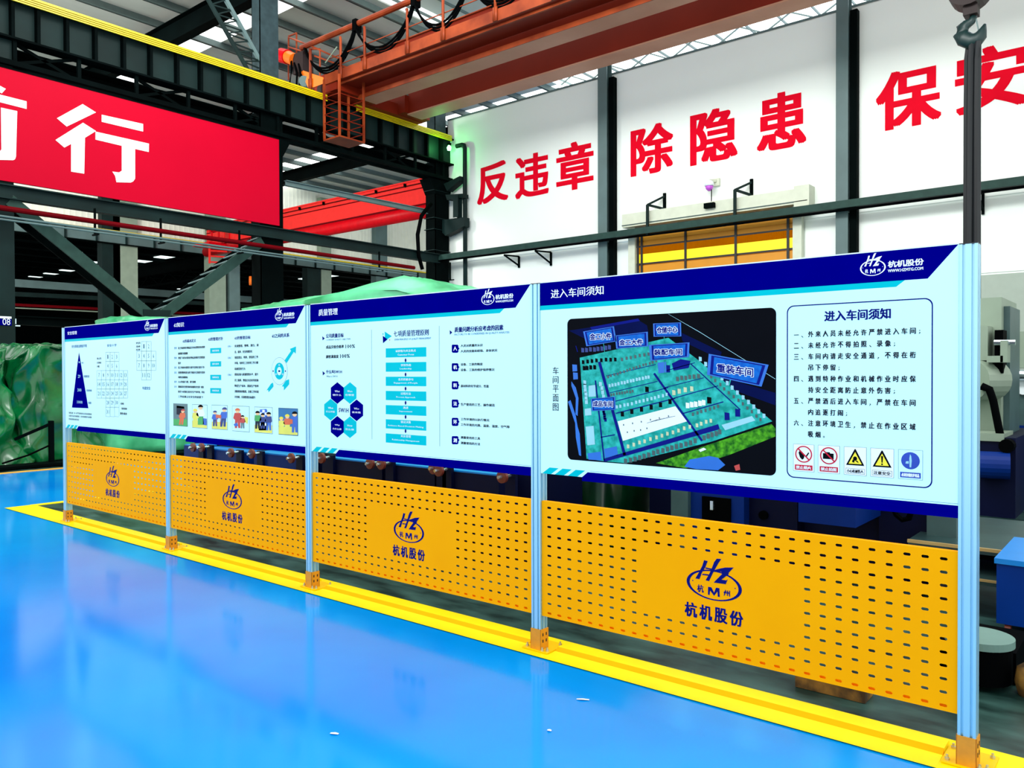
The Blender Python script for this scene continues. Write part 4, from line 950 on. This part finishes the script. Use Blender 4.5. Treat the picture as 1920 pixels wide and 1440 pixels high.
PG('marker', 'navyt', [(1073, 375), (1092, 391), (1075, 408)]); T('质量问题分析应考虑的因素', 1108, 354, 392, 1455, 'navyt', .025); T('FACTORS TO BE CONSIDERED IN QUALITY ANALYSIS', 1106, 400, 417, 1498, 'tteal', 0)
six = [('人', 478, '人员对质量的认识', 1308, '人员的技能和经验、身体状况', 1412), ('机', 610, '设备、工装的精度', 1308, '设备、工装的维护保养情况', 1392), ('料', 738, None, 0, '原材料的化学成分、性能', 1352), ('法', 868, None, 0, '生产使用的工艺、操作规范', 1394), ('环', 998, '工作环境的5S执行情况', 1355, '工作环境的光照、温度、湿度、空气等', 1500), ('测', 1128, '测量使用的工具', 1290, '测量使用的方法', 1290)]
for ch, y0, t1, r1, t2, r2 in six:
    PG('factor_badge', 'navy', [(1092, y0), (1128, y0), (1135, y0+6), (1135, y0+18), (1143, y0+28), (1135, y0+38), (1135, y0+52), (1128, y0+58), (1094, y0+58), (1088, y0+50), (1088, y0+7)], 2)
    T(ch, 1100, y0+14, y0+44, 1126, 'white', .02, layer=4)
    if t1: T(t1, 1152, y0-1, y0+18, r1, 'tblack', .02); T(t2, 1152, y0+38, y0+57, r2, 'tblack', .02)
    else: T(t2, 1152, y0+24, y0+44, r2, 'tblack', .02)
B.done()

# ---- board 2: 6S
Q = z3(300, 560, 4.8)
B = Board(1, 'display board with six small cartoon pictures along its foot, second from the left')
T('6S知识', 125, 218, 260, 217, 'white', .025)
T('6S的基本定义', 205, 368, 398, 325, 'navyt', .02); T('6S的管理方针', 435, 350, 382, 568, 'navyt', .02); T('6S的管理目标', 672, 340, 370, 815, 'navyt', .02); T('6S之间的关系', 1008, 318, 354, 1165, 'navyt', .02)
ln = [(435, '整理', '将工作场所的任何物品区分为有必要和没有必要的', 405), (484, '', '除必要的留下来其他清除', 250), (524, '整顿', '把留下来的必要用的物品依规定位置摆放', 405), (570, '', '整齐', 190), (610, '清扫', '将工作场所内看得见与看不见的地方清扫干净', 400), (655, '清洁', '将整理整顿清扫进行到底并且制度化保持', 405), (697, '', '环境外在美观的状态', 250), (738, '素养', '人人养成好习惯，遵守规则', 322), (782, '安全', '重视成员安全教育每时每刻都有安全第一观念', 395), (826, '', '防范于未然建立起安全生产的环境，所有', 402), (870, '', '工作应建立在安全的前提下', 390)]
for y0, a_, c, r in ln:
    if a_: T(a_, 128, y0, y0+20, 152, 'tteal', 0)
    T(c, 164, y0, y0+21, r, 'tblack', .02)
for k, y0 in enumerate((446, 565, 685, 804)):
    R_('policy_box', 'teal', 452, y0, 551, y0+47, 2); T(['规范现场', '提升素养', '保障安全', '持续改进'][k], 472, y0+14, y0+32, 532, 'white', 0, layer=4)
gl = [(415, '目标一', '实现整理、整顿、清扫、清', 888), (468, '', '洁、素养、安全的规范化', 832), (518, '目标二', '创造清洁、明亮、舒适的工作', 885), (568, '', '环境，培养员工良好的工作习惯', 885), (620, '', '和规范的行为', 768), (670, '目标三', '提高设备与质量管理水平，提升', 885), (722, '', '员工素质，塑造企业良好的形象', 888), (772, '', '降低生产成本，提高生产效率', 888), (822, '', '消除现场的隐患，改善工作环境', 888), (872, '', '并持续，实现管理目标提升', 860)]
for y0, a_, c, r in gl:
    if a_: T(a_, 612, y0+5, y0+24, 652, 'tteal', 0)
    T(c, 672, y0, y0+24, r, 'tblack', .02)
def ell(m_, cx, cy, rx, ry, layer, name='cycle_diagram', n_=28): PG(name, m_, [(cx+rx*math.cos(2*PI*k/n_), cy+ry*math.sin(2*PI*k/n_)) for k in range(n_)], layer)
ell('tgrey', 1076, 652, 73, 124, 2); ell('board', 1076, 652, 71, 121, 3); ell('teal', 1075, 652, 44, 76, 4); ell('board', 1075, 652, 21, 37, 5); ell('navyt', 1075, 652, 10, 8, 6); ell('navyt', 1019, 652, 5, 8, 4); ell('navyt', 1130, 652, 5, 8, 4)
for cx, cy in ((1075, 597), (1046, 680), (1106, 680)): ell('m_lt', cx, cy, 8, 9, 6)
PG('relation_arrow', 'teal', [(1122, 555), (1180, 470), (1170, 452), (1224, 430), (1222, 495), (1205, 478), (1140, 580)], 4)
PG('relation_arrow', 'teal', [(960, 825), (975, 820), (978, 842), (1022, 790), (1018, 755), (1000, 765)], 4); PG('relation_arrow', 'teal', [(1098, 790), (1115, 790), (1116, 825), (1163, 770), (1163, 725), (1135, 735)], 4)
B.done()
# cartoons: frame, ground, figures
def person(b_, cx, fy, h, top, leg, hair='black', helmet=None, lean=0, skin='skin'):
    """small printed figure: feet at (cx, fy), height h, in crop units"""
    def pg(m_, pts, ly): PGc(m_, [(cx+x*h+lean*(-y_)*h, fy+y_*h) for x, y_ in pts], ly)
    pg(leg, [(-.13, -.45), (.13, -.45), (.14, 0), (.03, 0), (0, -.35), (-.03, 0), (-.14, 0)], 5)
    pg(top, [(-.15, -.76), (.15, -.76), (.22, -.5), (.14, -.42), (-.14, -.42), (-.22, -.5)], 6)
    pg(skin, [(.1*math.cos(a_)*1.1, -.86+.11*math.sin(a_)) for a_ in [2*PI*k/10 for k in range(10)]], 7)
    pg(helmet or hair, [(.13*math.cos(a_), -.88+.12*math.sin(a_)) for a_ in [PI+PI*k/8 for k in range(9)]], 8)
pics = [(120, 248, 942, 1142, 'c_gy', 'c_gr'), (289, 426, 950, 1160, 'board', 'c_ye'), (465, 608, 955, 1172, 'board', 'c_ye'), (650, 805, 963, 1190, 'board', 'board'), (850, 1013, 972, 1205, 'board', 'c_ye'), (1066, 1242, 982, 1222, 'tteal', 'c_ye')]
for k, (a0, a1, t0, t1, bgm, gd) in enumerate(pics):
    cur = MB(); cacc = {}
    def PGc(m_, pts, ly):
        P = []
        for a_, c in pts:
            a_ = min(max(a_, a0+3), a1-3); u, v = Q(a_, c); p = B.P(u, v); P.append((p[0], B.y(ly), p[1]))
        cacc.setdefault(m_, MB()).face(P)
    xq0, zq1 = B.P(*Q(a0, t0)); _, zq0 = B.P(*Q(a0, t1)); xq1, _ = B.P(*Q(a1, t0))
    fr_ = MB().face([(xq0, B.y(2), zq0), (xq1, B.y(2), zq0), (xq1, B.y(2), zq1), (xq0, B.y(2), zq1)]).build('cartoon_picture', 'black', B.t)
    e = .0025; MB().face([(xq0+e, B.y(3), zq0+e), (xq1-e, B.y(3), zq0+e), (xq1-e, B.y(3), zq1-e), (xq0+e, B.y(3), zq1-e)]).build('picture_ground', bgm, fr_)
    H_ = t1-t0; gy = t1-.3*H_
    PGc(gd, [(a0, gy), (a1, gy+H_*.02), (a1, t1+6), (a0, t1-4)], 4)
    if k == 0: PGc('tblack', [(a0+30, t0+20), (a0+100, t0+30), (a0+100, t0+110), (a0+30, t0+100)], 4); person(0, a0+70, t1-8, 140, 'c_or', 'c_or', helmet='c_red', lean=.15); PGc('c_gy', [(a0, t0), (a0+125, t0+5), (a0+125, t0+45), (a0, t0+40)], 4)
    if k == 1: person(0, a0+30, t1-15, 155, 'c_ye', 'c_ye', helmet='syel'); person(0, a0+78, t1-25, 180, 'white', 'c_gr'); PGc('c_gr', [(a0+60, t1-90), (a0+100, t1-100), (a0+110, t1-30), (a0+65, t1-25)], 9); PGc('c_bl', [(a0+100, t1-85), (a0+135, t1-80), (a0+135, t1-20), (a0+100, t1-25)], 9)
    if k == 2: person(0, a0+32, t1-25, 140, 'c_bl', 'c_db', hair='c_db'); person(0, a0+102, t1-20, 175, 'c_bl', 'c_db', hair='c_db', lean=.1); PGc('c_or', [(a0+40, t1-130), (a0+88, t1-125), (a0+88, t1-95), (a0+40, t1-100)], 9); PGc('c_or', [(a0+46, t1-100), (a0+50, t1-100), (a0+50, t1-40), (a0+46, t1-40)], 9); PGc('c_or', [(a0+78, t1-98), (a0+82, t1-98), (a0+82, t1-38), (a0+78, t1-38)], 9)
    if k == 3: person(0, a0+50, t1-25, 180, 'c_red', 'c_red', helmet='c_or'); person(0, a0+95, t1-22, 120, 'c_red', 'c_gy'); PGc('c_ye', [(a0+112, t1-130), (a0+145, t1-120), (a0+140, t1-60), (a0+115, t1-80)], 6); PGc('c_bl', [(a0+15, t1-60), (a0+45, t1-75), (a0+55, t1-45), (a0+25, t1-40)], 9)
    if k == 4:
        PGc('c_bl', [(a0+50, t0+25), (a0+110, t0+20), (a0+125, t1-20), (a0+40, t1-20)], 4)
        for i in range(6):
            for j in range(3): PGc('white' if (i+j) % 2 else 'c_bl', [(a0+50+j*22, t0+28+i*24), (a0+72+j*22, t0+28+i*24), (a0+72+j*22, t0+52+i*24), (a0+50+j*22, t0+52+i*24)], 5)
        person(0, a0+30, t1-35, 160, 'c_gr', 'tblack'); person(0, a0+76, t1-35, 140, 'c_db', 'c_db'); person(0, a0+130, t1-20, 165, 'c_db', 'c_bl')
    if k == 5: person(0, a0+28, t1-10, 150, 'c_ye', 'c_ye', helmet='syel'); person(0, a0+82, t1-18, 165, 'c_or', 'c_ye', helmet='syel'); person(0, a0+148, t1-18, 190, 'c_bl', 'c_bl'); PGc('c_or', [(a0+100, t1-140), (a0+130, t1-135), (a0+130, t1-95), (a0+100, t1-100)], 9)
    for m_, b_ in cacc.items(): b_.build('printed_figure', m_, fr_, kind='stuff')

# ---- board 1: safety
Q = z3(100, 580, 6.0)
B = Board(0, 'display board with a tall navy triangle and number calendars, farthest left')
T('安全管理', 160, 250, 290, 266, 'white', .025)
T('安全事故法则金字塔', 207, 402, 436, 378, 'tteal', .01); T('安全十字', 605, 392, 424, 712, 'tteal', .01)
PG('triangle_chart', 'navy', [(289, 482), (395, 1113), (210, 1105)], 2)
for s_, a0, t_, b_, a1 in [('1', 288, 585, 605, 297), ('29', 278, 735, 772, 306), ('300', 274, 888, 926, 318), ('1000', 268, 1025, 1060, 330)]: T(s_, a0, t_, b_, a1, 'm_lt', .01, layer=4)
for s_, a0, t_, b_, a1 in [('死亡', 318, 592, 612, 345), ('轻重伤害', 344, 740, 768, 405), ('无伤害事故', 372, 900, 924, 433), ('隐患', 396, 1038, 1064, 428)]: T(s_, a0, t_, b_, a1, 'tteal', .02)
for y0, s_, a1 in [(1152, '海恩法则：每一起严重事故背后必然有轻微事故', 432), (1186, '未遂先兆以及事故隐患，任何事故都是可以预防', 432), (1222, '把事故消除在萌芽状态', 290)]: T(s_, 175, y0, y0+22, a1, 'tblack', .0)
def grid(cells, a0, t0, dx, dz):
    for (i, j, s_) in cells:
        a_ = a0+i*dx; t_ = t0+j*dz
        for q_ in ((a_, t_, a_+dx, t_+3), (a_, t_+dz, a_+dx, t_+dz+3), (a_, t_, a_+2, t_+dz), (a_+dx, t_, a_+dx+2, t_+dz)): R_('calendar_grid', 'tgrey', *q_, 2)
        if s_: T(s_, a_+(dx*.22 if len(s_) > 1 else dx*.36), t_+dz*.28, t_+dz*.72, a_+dx*(.78 if len(s_) > 1 else .64), 'tgrey', .01, 'calendar_number')
cells = [(2+k, 0, str(1+k)) for k in range(3)]+[(2+k, 1, str(4+k)) for k in range(3)]+[(k, 2, str(7+k)) for k in range(7)]+[(k, 3, str(14+k)) for k in range(7)]+[(k, 4, str(21+k)) for k in range(7)]+[(2+k, 5, str(28+k)) for k in range(3)]+[(2, 6, '31'), (3, 6, ''), (4, 6, '')]
grid(cells, 490, 482, 49.5, 103)
grid([(1, 0, '1'), (2, 0, '2')]+[(k, 1, str(3+k)) for k in range(4)]+[(k, 2, str(7+k)) for k in range(4)]+[(1, 3, '11'), (2, 3, '12')], 938, 362, 54, 108)
for s_, a0, t_, b_, a1 in [('年月', 490, 542, 568, 538), ('无事故', 490, 590, 612, 540), ('天数', 490, 632, 654, 520), ('安全月', 932, 368, 392, 978), ('连续', 932, 408, 430, 978), ('纪录', 932, 444, 466, 978), ('无事故', 755, 1048, 1072, 795), ('轻伤事故', 768, 1104, 1128, 830), ('重伤事故', 752, 1158, 1184, 830)]: T(s_, a0, t_, b_, a1, 'tblack', .02)
T('年度安全', 1003, 868, 904, 1093, 'tteal', .03)
B.done()

# ================================================================== MACHINES BEHIND THE FENCE
def tarp(name_loc, x0, x1, y0, y1, hfun, label, mt, seed, nu=120, nv=34, flare=.08, amp=.09, stiff=10):
    b = MB(); b.smooth = True
    cx, cy = (x0+x1)/2, (y0+y1)/2; rx, ry = (x1-x0)/2, (y1-y0)/2
    def foot(th):
        c, s_ = math.cos(th), math.sin(th); e = .35
        return math.copysign(abs(c)**e, c), math.copysign(abs(s_)**e, s_)
    for j in range(nv+1):
        t_ = j/nv
        for i in range(nu):
            th = 2*PI*i/nu; fx, fy = foot(th)
            if t_ < .6:
                q = t_/.6; k = 1+flare*(1-q)**1.5-.03*q; X = cx+rx*k*fx; Y = cy+ry*k*fy; Zt = hfun(cx+rx*.97*fx, cy+ry*.97*fy)*.98; Z = Zt*q
            else:
                q = (t_-.6)/.4; k = .97*(1-q)+.02*q; X = cx+rx*k*fx; Y = cy+ry*k*fy; Z = hfun(X, Y)*(.98+.02*min(1, q*3))
            # folds
            per = i/nu*stiff
            n1 = noise.noise(Vector((X*1.3+seed, Y*1.3, Z*.45))); n2 = abs(noise.noise(Vector((X*3.4+seed*2, Y*3.4, Z*1.1+7)))); n3 = abs(noise.noise(Vector((X*1.0+Z*1.2+seed, Y*1.7-Z*.8, Z*1.1+3))))
            d = amp*(n1*.8-n2*1.3-n3*1.1+.5)
            if t_ < .62: X += fx*d*1.3; Y += fy*d*1.3
            else: Z += d*.55
            b.v.append((X, Y, max(.02, Z)))
    for j in range(nv):
        for i in range(nu): b.f.append((j*nu+i, j*nu+(i+1) % nu, (j+1)*nu+(i+1) % nu, (j+1)*nu+i)); b.mi.append(0)
    o = b.build('tarp_covered_machine', mt, None, label, 'tarpaulin', loc=(cx, cy, 0))
    sm = o.modifiers.new('thickness', 'SOLIDIFY'); sm.thickness = .006
    return o
def sst(a, b, x): x = min(1, max(0, (x-a)/(b-a))); return x*x*(3-2*x)
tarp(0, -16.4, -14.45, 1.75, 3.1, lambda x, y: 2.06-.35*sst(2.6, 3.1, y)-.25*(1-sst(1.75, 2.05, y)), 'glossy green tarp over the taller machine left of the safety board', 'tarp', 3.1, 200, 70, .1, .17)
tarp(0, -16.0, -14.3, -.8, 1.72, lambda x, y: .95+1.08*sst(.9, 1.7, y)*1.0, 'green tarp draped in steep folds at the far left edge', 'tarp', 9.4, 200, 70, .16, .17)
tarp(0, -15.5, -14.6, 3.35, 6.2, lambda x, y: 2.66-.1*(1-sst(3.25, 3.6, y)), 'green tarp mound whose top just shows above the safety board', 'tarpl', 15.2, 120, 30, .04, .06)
pk = at('Y', 3.2, 780, 531)
def h3(x, y):
    h = 2.50
    h += (pk[2]-2.43)*math.exp(-abs((x-pk[0])/.75)**1.5)*(1-min(1, abs(y-3.2)/1.6)*.5)
    h -= .06*(1-sst(2.45, 3.0, y))
    if x > pk[0]: h -= .22*sst(pk[0], pk[0]+1.6, x)
    return h
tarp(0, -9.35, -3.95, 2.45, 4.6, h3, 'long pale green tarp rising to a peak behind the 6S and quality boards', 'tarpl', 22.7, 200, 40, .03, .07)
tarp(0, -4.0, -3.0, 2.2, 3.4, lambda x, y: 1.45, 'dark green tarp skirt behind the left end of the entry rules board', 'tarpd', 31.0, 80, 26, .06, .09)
# low legs and struts at tarp
t = thing('machine_stand', 'dark machine stand showing between the green tarps', 'stand', (-13.9, 2.05, 0))
MB().bar((-13.9, 2.05, 0), (-13.9, 2.05, .75), .07, .07).build('upright', 'steeld', t); MB().bar((-13.9, 2.05, .7), (-14.2, 1.6, .45), .05, .05).build('strut', 'steeld', t); MB().box(-14.0, -13.6, -.6, 5, .02, .06).build('base_rail', 'steeld', t)
MB().tube([(-13.9, 2.05, .35), (-13.9, 1.7, .2), (-13.85, 1.3, .1)], .015, 6).build('cable', 'blackm', t)

# blue planer bed behind boards 2 and 3
YM = 1.25
mb_ = thing('machine_bed', 'long navy machine bed with brown handwheels behind the 6S and quality boards', 'machine', (-6, 1.6, 0))
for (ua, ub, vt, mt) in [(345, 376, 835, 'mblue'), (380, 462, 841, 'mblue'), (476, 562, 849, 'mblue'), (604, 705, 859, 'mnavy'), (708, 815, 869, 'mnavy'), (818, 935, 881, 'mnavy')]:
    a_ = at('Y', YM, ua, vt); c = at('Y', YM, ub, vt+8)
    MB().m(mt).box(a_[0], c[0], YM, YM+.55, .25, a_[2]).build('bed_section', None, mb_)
    MB().box(a_[0], c[0], YM+.01, YM+.54, a_[2], a_[2]+.012).build('bed_top', 'cabt', mb_)
MB().box(-8.2, -3.2, YM+.2, YM+.9, 0, .74).build('base', 'mnavy', mb_)
wh = None
for u, v in [(362, 839), (378, 839), (433, 849), (472, 851), (546, 859), (603, 859), (694, 869), (715, 870), (813, 878), (823, 882), (942, 894)]:
    p = at('Y', YM-.12, u, v)
    b = MB(); b.tube([(0, -.015, 0), (0, -.012, 0), (0, .012, 0), (0, .015, 0)], [.03, .048, .048, .03], 20)
    if wh is None:
        o = b.build('handwheel', 'wheel'); wh = o.data
        o2 = MB().tube([(0, -.05, 0), (0, .13, 0)], .013, 8).build('spindle', 'chrome'); sp = o2.data; bpy.data.objects.remove(o2)
    else: o = bpy.data.objects.new('handwheel', wh); COL.objects.link(o)
    o.parent = mb_; o.location = Vector(p)-PW(mb_)
    s2 = bpy.data.objects.new('spindle', sp); COL.objects.link(s2); s2.parent = o
    MB().box(p[0]-.05, p[0]+.05, YM-.03, YM, .2, p[2]+.02).build('wheel_column', 'mnavy', mb_)

# grinder base behind the entry rules board
g = thing('grinding_machine', 'blue grinding machine base behind the entry rules board', 'machine', (-1.6, 2.9, 0))
def gb(u0, u1, v0, v1, Y, dep, mt, nm):
    a_ = at('Y', Y, u0, v0); c = at('Y', Y, u1, v1); zlo = max(0, at('Y', Y, (u0+u1)/2, v1)[2])
    return MB().box(a_[0], c[0], Y, Y+dep, zlo, max(a_[2], zlo+.05)).build(nm, mt, g)
MB().box(-2.9, -.75, 2.75, 3.6, 0, .95).build('base', 'mnavy', g)
gb(1258, 1290, 905, 1200, 2.45, .5, 'mteal', 'side_column')
a_ = at('Y', 2.5, 1290, 900); c = at('Y', 2.5, 1395, 900); MB().box(a_[0], c[0], 2.5, 3.0, 0, 1.0).build('cabinet', 'mblue', g)
q0, q1 = at('Y', 2.49, 1317, 930), at('Y', 2.49, 1370, 985); MB().box(q0[0], q1[0], 2.48, 2.5, q1[2]-.1, q0[2]).build('dark_window', 'blackm', g)
q0 = at('Y', 2.47, 1335, 944); MB().box(q0[0]-.012, q0[0]+.012, 2.46, 2.48, q0[2]-.05, q0[2]+.02).build('latch', 'chrome', g)
a_ = at('Y', 2.6, 1395, 900); c = at('Y', 2.6, 1495, 900); MB().box(a_[0], c[0], 2.6, 3.2, 0, 1.0).build('front_plate', 'mnavy', g)
q0 = at('Y', 2.58, 1431, 966); MB().cyl((q0[0], 2.57, q0[2]), (q0[0], 2.6, q0[2]), .035, 16).build('port', 'blackm', g)
a_ = at('Y', 2.1, 1497, 935); c = at('Y', 2.1, 1604, 990); MB().box(a_[0], c[0], 2.1, 2.8, c[2], 1.0).build('control_box', 'mblue', g)
a_ = at('Y', 2.7, 1690, 950); MB().box(a_[0]-.15, a_[0]+.25, 2.7, 3.2, 0, .95).build('end_cabinet', 'mnavy', g)
P = [at('Y', 2.5, u, v) for u, v in ((1672, 945), (1680, 965), (1692, 975), (1704, 972), (1712, 950))]
b = MB(); b.tube(P, .02, 6); b.build('hose', 'blackm', g)

# stacked plates / table
t = thing('work_table', 'steel topped work table with brass coloured edge right of the blue grinder', 'table', (-.4, 2.9, 0))
MB().box(-.72, .05, 2.35, 3.6, .36, .40).build('table_top', 'plate', t); MB().box(-.72, .05, 2.33, 2.35, .385, .405).build('edge_strip', 'pedge', t)
MB().box(-.70, .0, 2.5, 3.4, .30, .36).build('apron', 'blackm', t); MB().box(-.74, .0, 2.2, 2.9, .20, .235).build('lower_shelf', 'plate', t); MB().box(-.74, 0, 2.19, 2.2, .225, .24).build('edge_strip', 'pedge', t)
for x in (-.68, -.04):
    for y in (2.45, 3.35): MB().bar((x, y, 0), (x, y, .3), .05, .05).build('leg', 'blackm', t)
b = MB(); q0 = at('Y', 2.6, 1768, 985); b.box(q0[0]-.1, q0[0]+.08, 2.6, 3.0, .4, .56); b.build('vise', 'mteal', None, 'grey vise block on the work table beside the near post', 'vise')

# pale grey machine to the right of the near post
Yg = 6.6
g = thing('milling_machine', 'pale grey machine column on a blue base right of the nearest post', 'machine', (-1.0, 7, 0))
def V(u, v, Y=Yg): return at('Y', Y, u, v)
x1 = V(1875, 600)[0]
MB().box(x1-.9, x1, Yg+.1, 7.8, V(0, 800)[2]-.9, V(1870, 556)[2]).build('column', 'mgrey', g)
MB().box(x1, x1+.06, Yg+.25, 7.6, .7, V(1870, 572)[2]).build('rear_slide', 'mteal', g)
MB().box(x1-.9, V(1858, 640)[0], Yg-.2, Yg+.1, V(0+1858, 676)[2], V(1858, 612)[2]).build('head_cover', 'mgrey', g)
b = MB(); p = V(1846, 712); b.cyl((p[0]-.1, Yg-.25, p[2]), (p[0]+.06, Yg+.1, p[2]), .22, 22); b.smooth = False; b.build('motor_drum', 'mgrey', g)
a_, c = V(1862, 690), V(1898, 678); 
MB().box(V(1862, 0)[0], V(1892, 0)[0], Yg-.3, Yg-.1, V(1870, 680)[2], V(1870, 668)[2]).build('arm', 'mgrey', g)
MB().box(V(1887, 0)[0], V(1900, 0)[0], Yg-.3, Yg-.1, V(1890, 680)[2], V(1890, 640)[2]).build('arm_end', 'mgrey', g)
MB().tube([V(1864, 642, Yg-.2), V(1904, 642, Yg-.2)], .03, 8).build('shaft', 'chrome', g)
MB().box(V(1872, 0)[0], V(1888, 0)[0], Yg-.15, Yg+.1, V(1870, 700)[2], V(1870, 620)[2]).build('spindle_gear', 'blackm', g)
b = MB(); b.tube([V(1840, 724, Yg-.35), V(1855, 730, Yg-.35), V(1862, 750, Yg-.35), V(1872, 800, Yg-.35), V(1878, 828, Yg-.35)], .04, 8); b.smooth = True; b.build('hose', 'blackm', g)
MB().box(x1-1.2, x1+.2, Yg-.4, 8.0, 0, V(0+1860, 815)[2]).build('base', 'mnavy', g)
MB().box(x1-1.2, x1+.1, Yg-.42, Yg+.2, V(1860, 822)[2], V(1860, 808)[2]).build('base_ledge', 'mgrey', g)
b = MB(); p = V(1868, 872, Yg-.5); b.cyl((p[0]-.16, Yg-.55, p[2]), (p[0]+.12, Yg-.5, p[2]), .14, 20); b.build('pump_motor', 'mblue', g)
b = MB(); p = V(1888, 836, Yg-.5); b.cyl((p[0], Yg-.55, p[2]), (p[0], Yg-.4, p[2]), .07, 14); b.build('knob', 'blackm', g)
g = thing('lathe', 'pale machine with a polished bar at the right edge of the picture', 'machine', (.2, 9, 0))
Yl = 9.0
MB().box(V(1890, 0, Yl)[0], 2.2, Yl, Yl+1.2, V(1900, 690, Yl)[2], V(1900, 622, Yl)[2]).build('headstock', 'mgrey', g)
MB().tube([V(1880, 703, Yl-.1), (2.2, Yl-.1, V(1880, 703, Yl)[2])], .07, 12).build('polished_bar', 'chrome', g)
MB().box(V(1892, 0, Yl)[0], 2.2, Yl, Yl+1.2, V(1900, 797, Yl)[2], V(1900, 712, Yl)[2]).build('body', 'mteal', g)
MB().box(V(1895, 0, Yl)[0], 2.2, Yl-.05, Yl+1.2, 0, V(1900, 797, Yl)[2]).build('base', 'mblue', g)
p = V(1918, 726, Yl-.1); b = MB(); b.cyl((p[0], Yl-.05, p[2]), (p[0], Yl, p[2]), .1, 16); b.build('handle_knob', 'white', g)

# blue cabinet, disc, base, wooden block, sack
t = thing('tool_cabinet', 'low bright blue tool cabinet at the right edge', 'cabinet', (.1, 2.1, 0))
cx0, cy0 = at('Z', .06, 1868, 1168)[:2]
ztop_ = at('Y', cy0, 1868, 1046)[2]
MB().box(cx0, cx0+1.0, cy0, cy0+.75, .06, ztop_-.03).build('body', 'cabb', t); MB().box(cx0-.01, cx0+1.01, cy0-.012, cy0+.76, ztop_-.03, ztop_).build('lid', 'cabt', t)
for x in (cx0+.04, cx0+.9):
    b = MB(); b.cyl((x, cy0+.03, .03), (x+.03, cy0+.03, .03), .03, 14); b.build('caster', 'wheel', t)
t = thing('rotary_table', 'round grey cast disc on a black base right of the nearest post', 'machine part', (-.12, 1.3, 0))
dc = at('Z', .24, 1838, 1200); b = MB(); b.cyl((dc[0]-.02, dc[1]+.1, .20), (dc[0]-.02, dc[1]+.1, .235), .15, 40); b.build('disc', 'discm', t)
b = MB(); b.cyl((dc[0]-.02, dc[1]+.1, .03), (dc[0]-.02, dc[1]+.1, .20), .14, 30); b.build('drum', 'blackm', t)
q0 = at('Z', 0, 1905, 1288); MB().box(dc[0]-.22, q0[0], q0[1], q0[1]+.42, .008, .16).build('base_block', 'blackm', t)
b = MB(); p = at('Z', 0, 1918, 1302); b.smooth = True
b.tube([(p[0]+.05, p[1], .005), (p[0]+.05, p[1], .06), (p[0]+.05, p[1], .13), (p[0]+.05, p[1]+.01, .17)], [.07, .085, .075, .02], 16); b.build('cloth_bundle', 'wood', None, 'ochre bundle on the dark floor at the lower right edge', 'bundle')
p = at('Z', 0, 1488, 1292); MB().box(p[0], p[0]+.32, p[1]+.02, p[1]+.14, .006, .07).build('wooden_block', 'wood', None, 'mottled wooden block lying on the floor under the entry rules panel', 'block')
# floor scraps
for k, (u, v, du_, lab) in enumerate([(1093, 1313, 12, 'white paper scrap on the blue floor near the kerb'), (627, 1377, 8, 'white paper scrap on the blue floor at the bottom centre'), (1030, 1371, 4, 'tiny white scrap on the blue floor left of bottom middle')]):
    a_ = Vector(at('Z', 0, u-du_, v-1)); c = Vector(at('Z', 0, u+du_, v)); d = (c-a_); nrm = Vector((-d.y, d.x, 0)).normalized()*.012
    MB().add([a_-nrm*.3, a_.lerp(c, .4)-nrm+Vector((0, 0, .003)), c-nrm*.6, c+nrm*.4, a_.lerp(c, .5)+nrm, a_+nrm*.6], [(0, 1, 2, 3, 4, 5)]).build('paper_scrap', 'scrap', None, lab, 'paper')
    bpy.data.objects[-1] if False else None
for o in S.objects:
    if o.name.startswith('paper_scrap'): o.location.z += .003
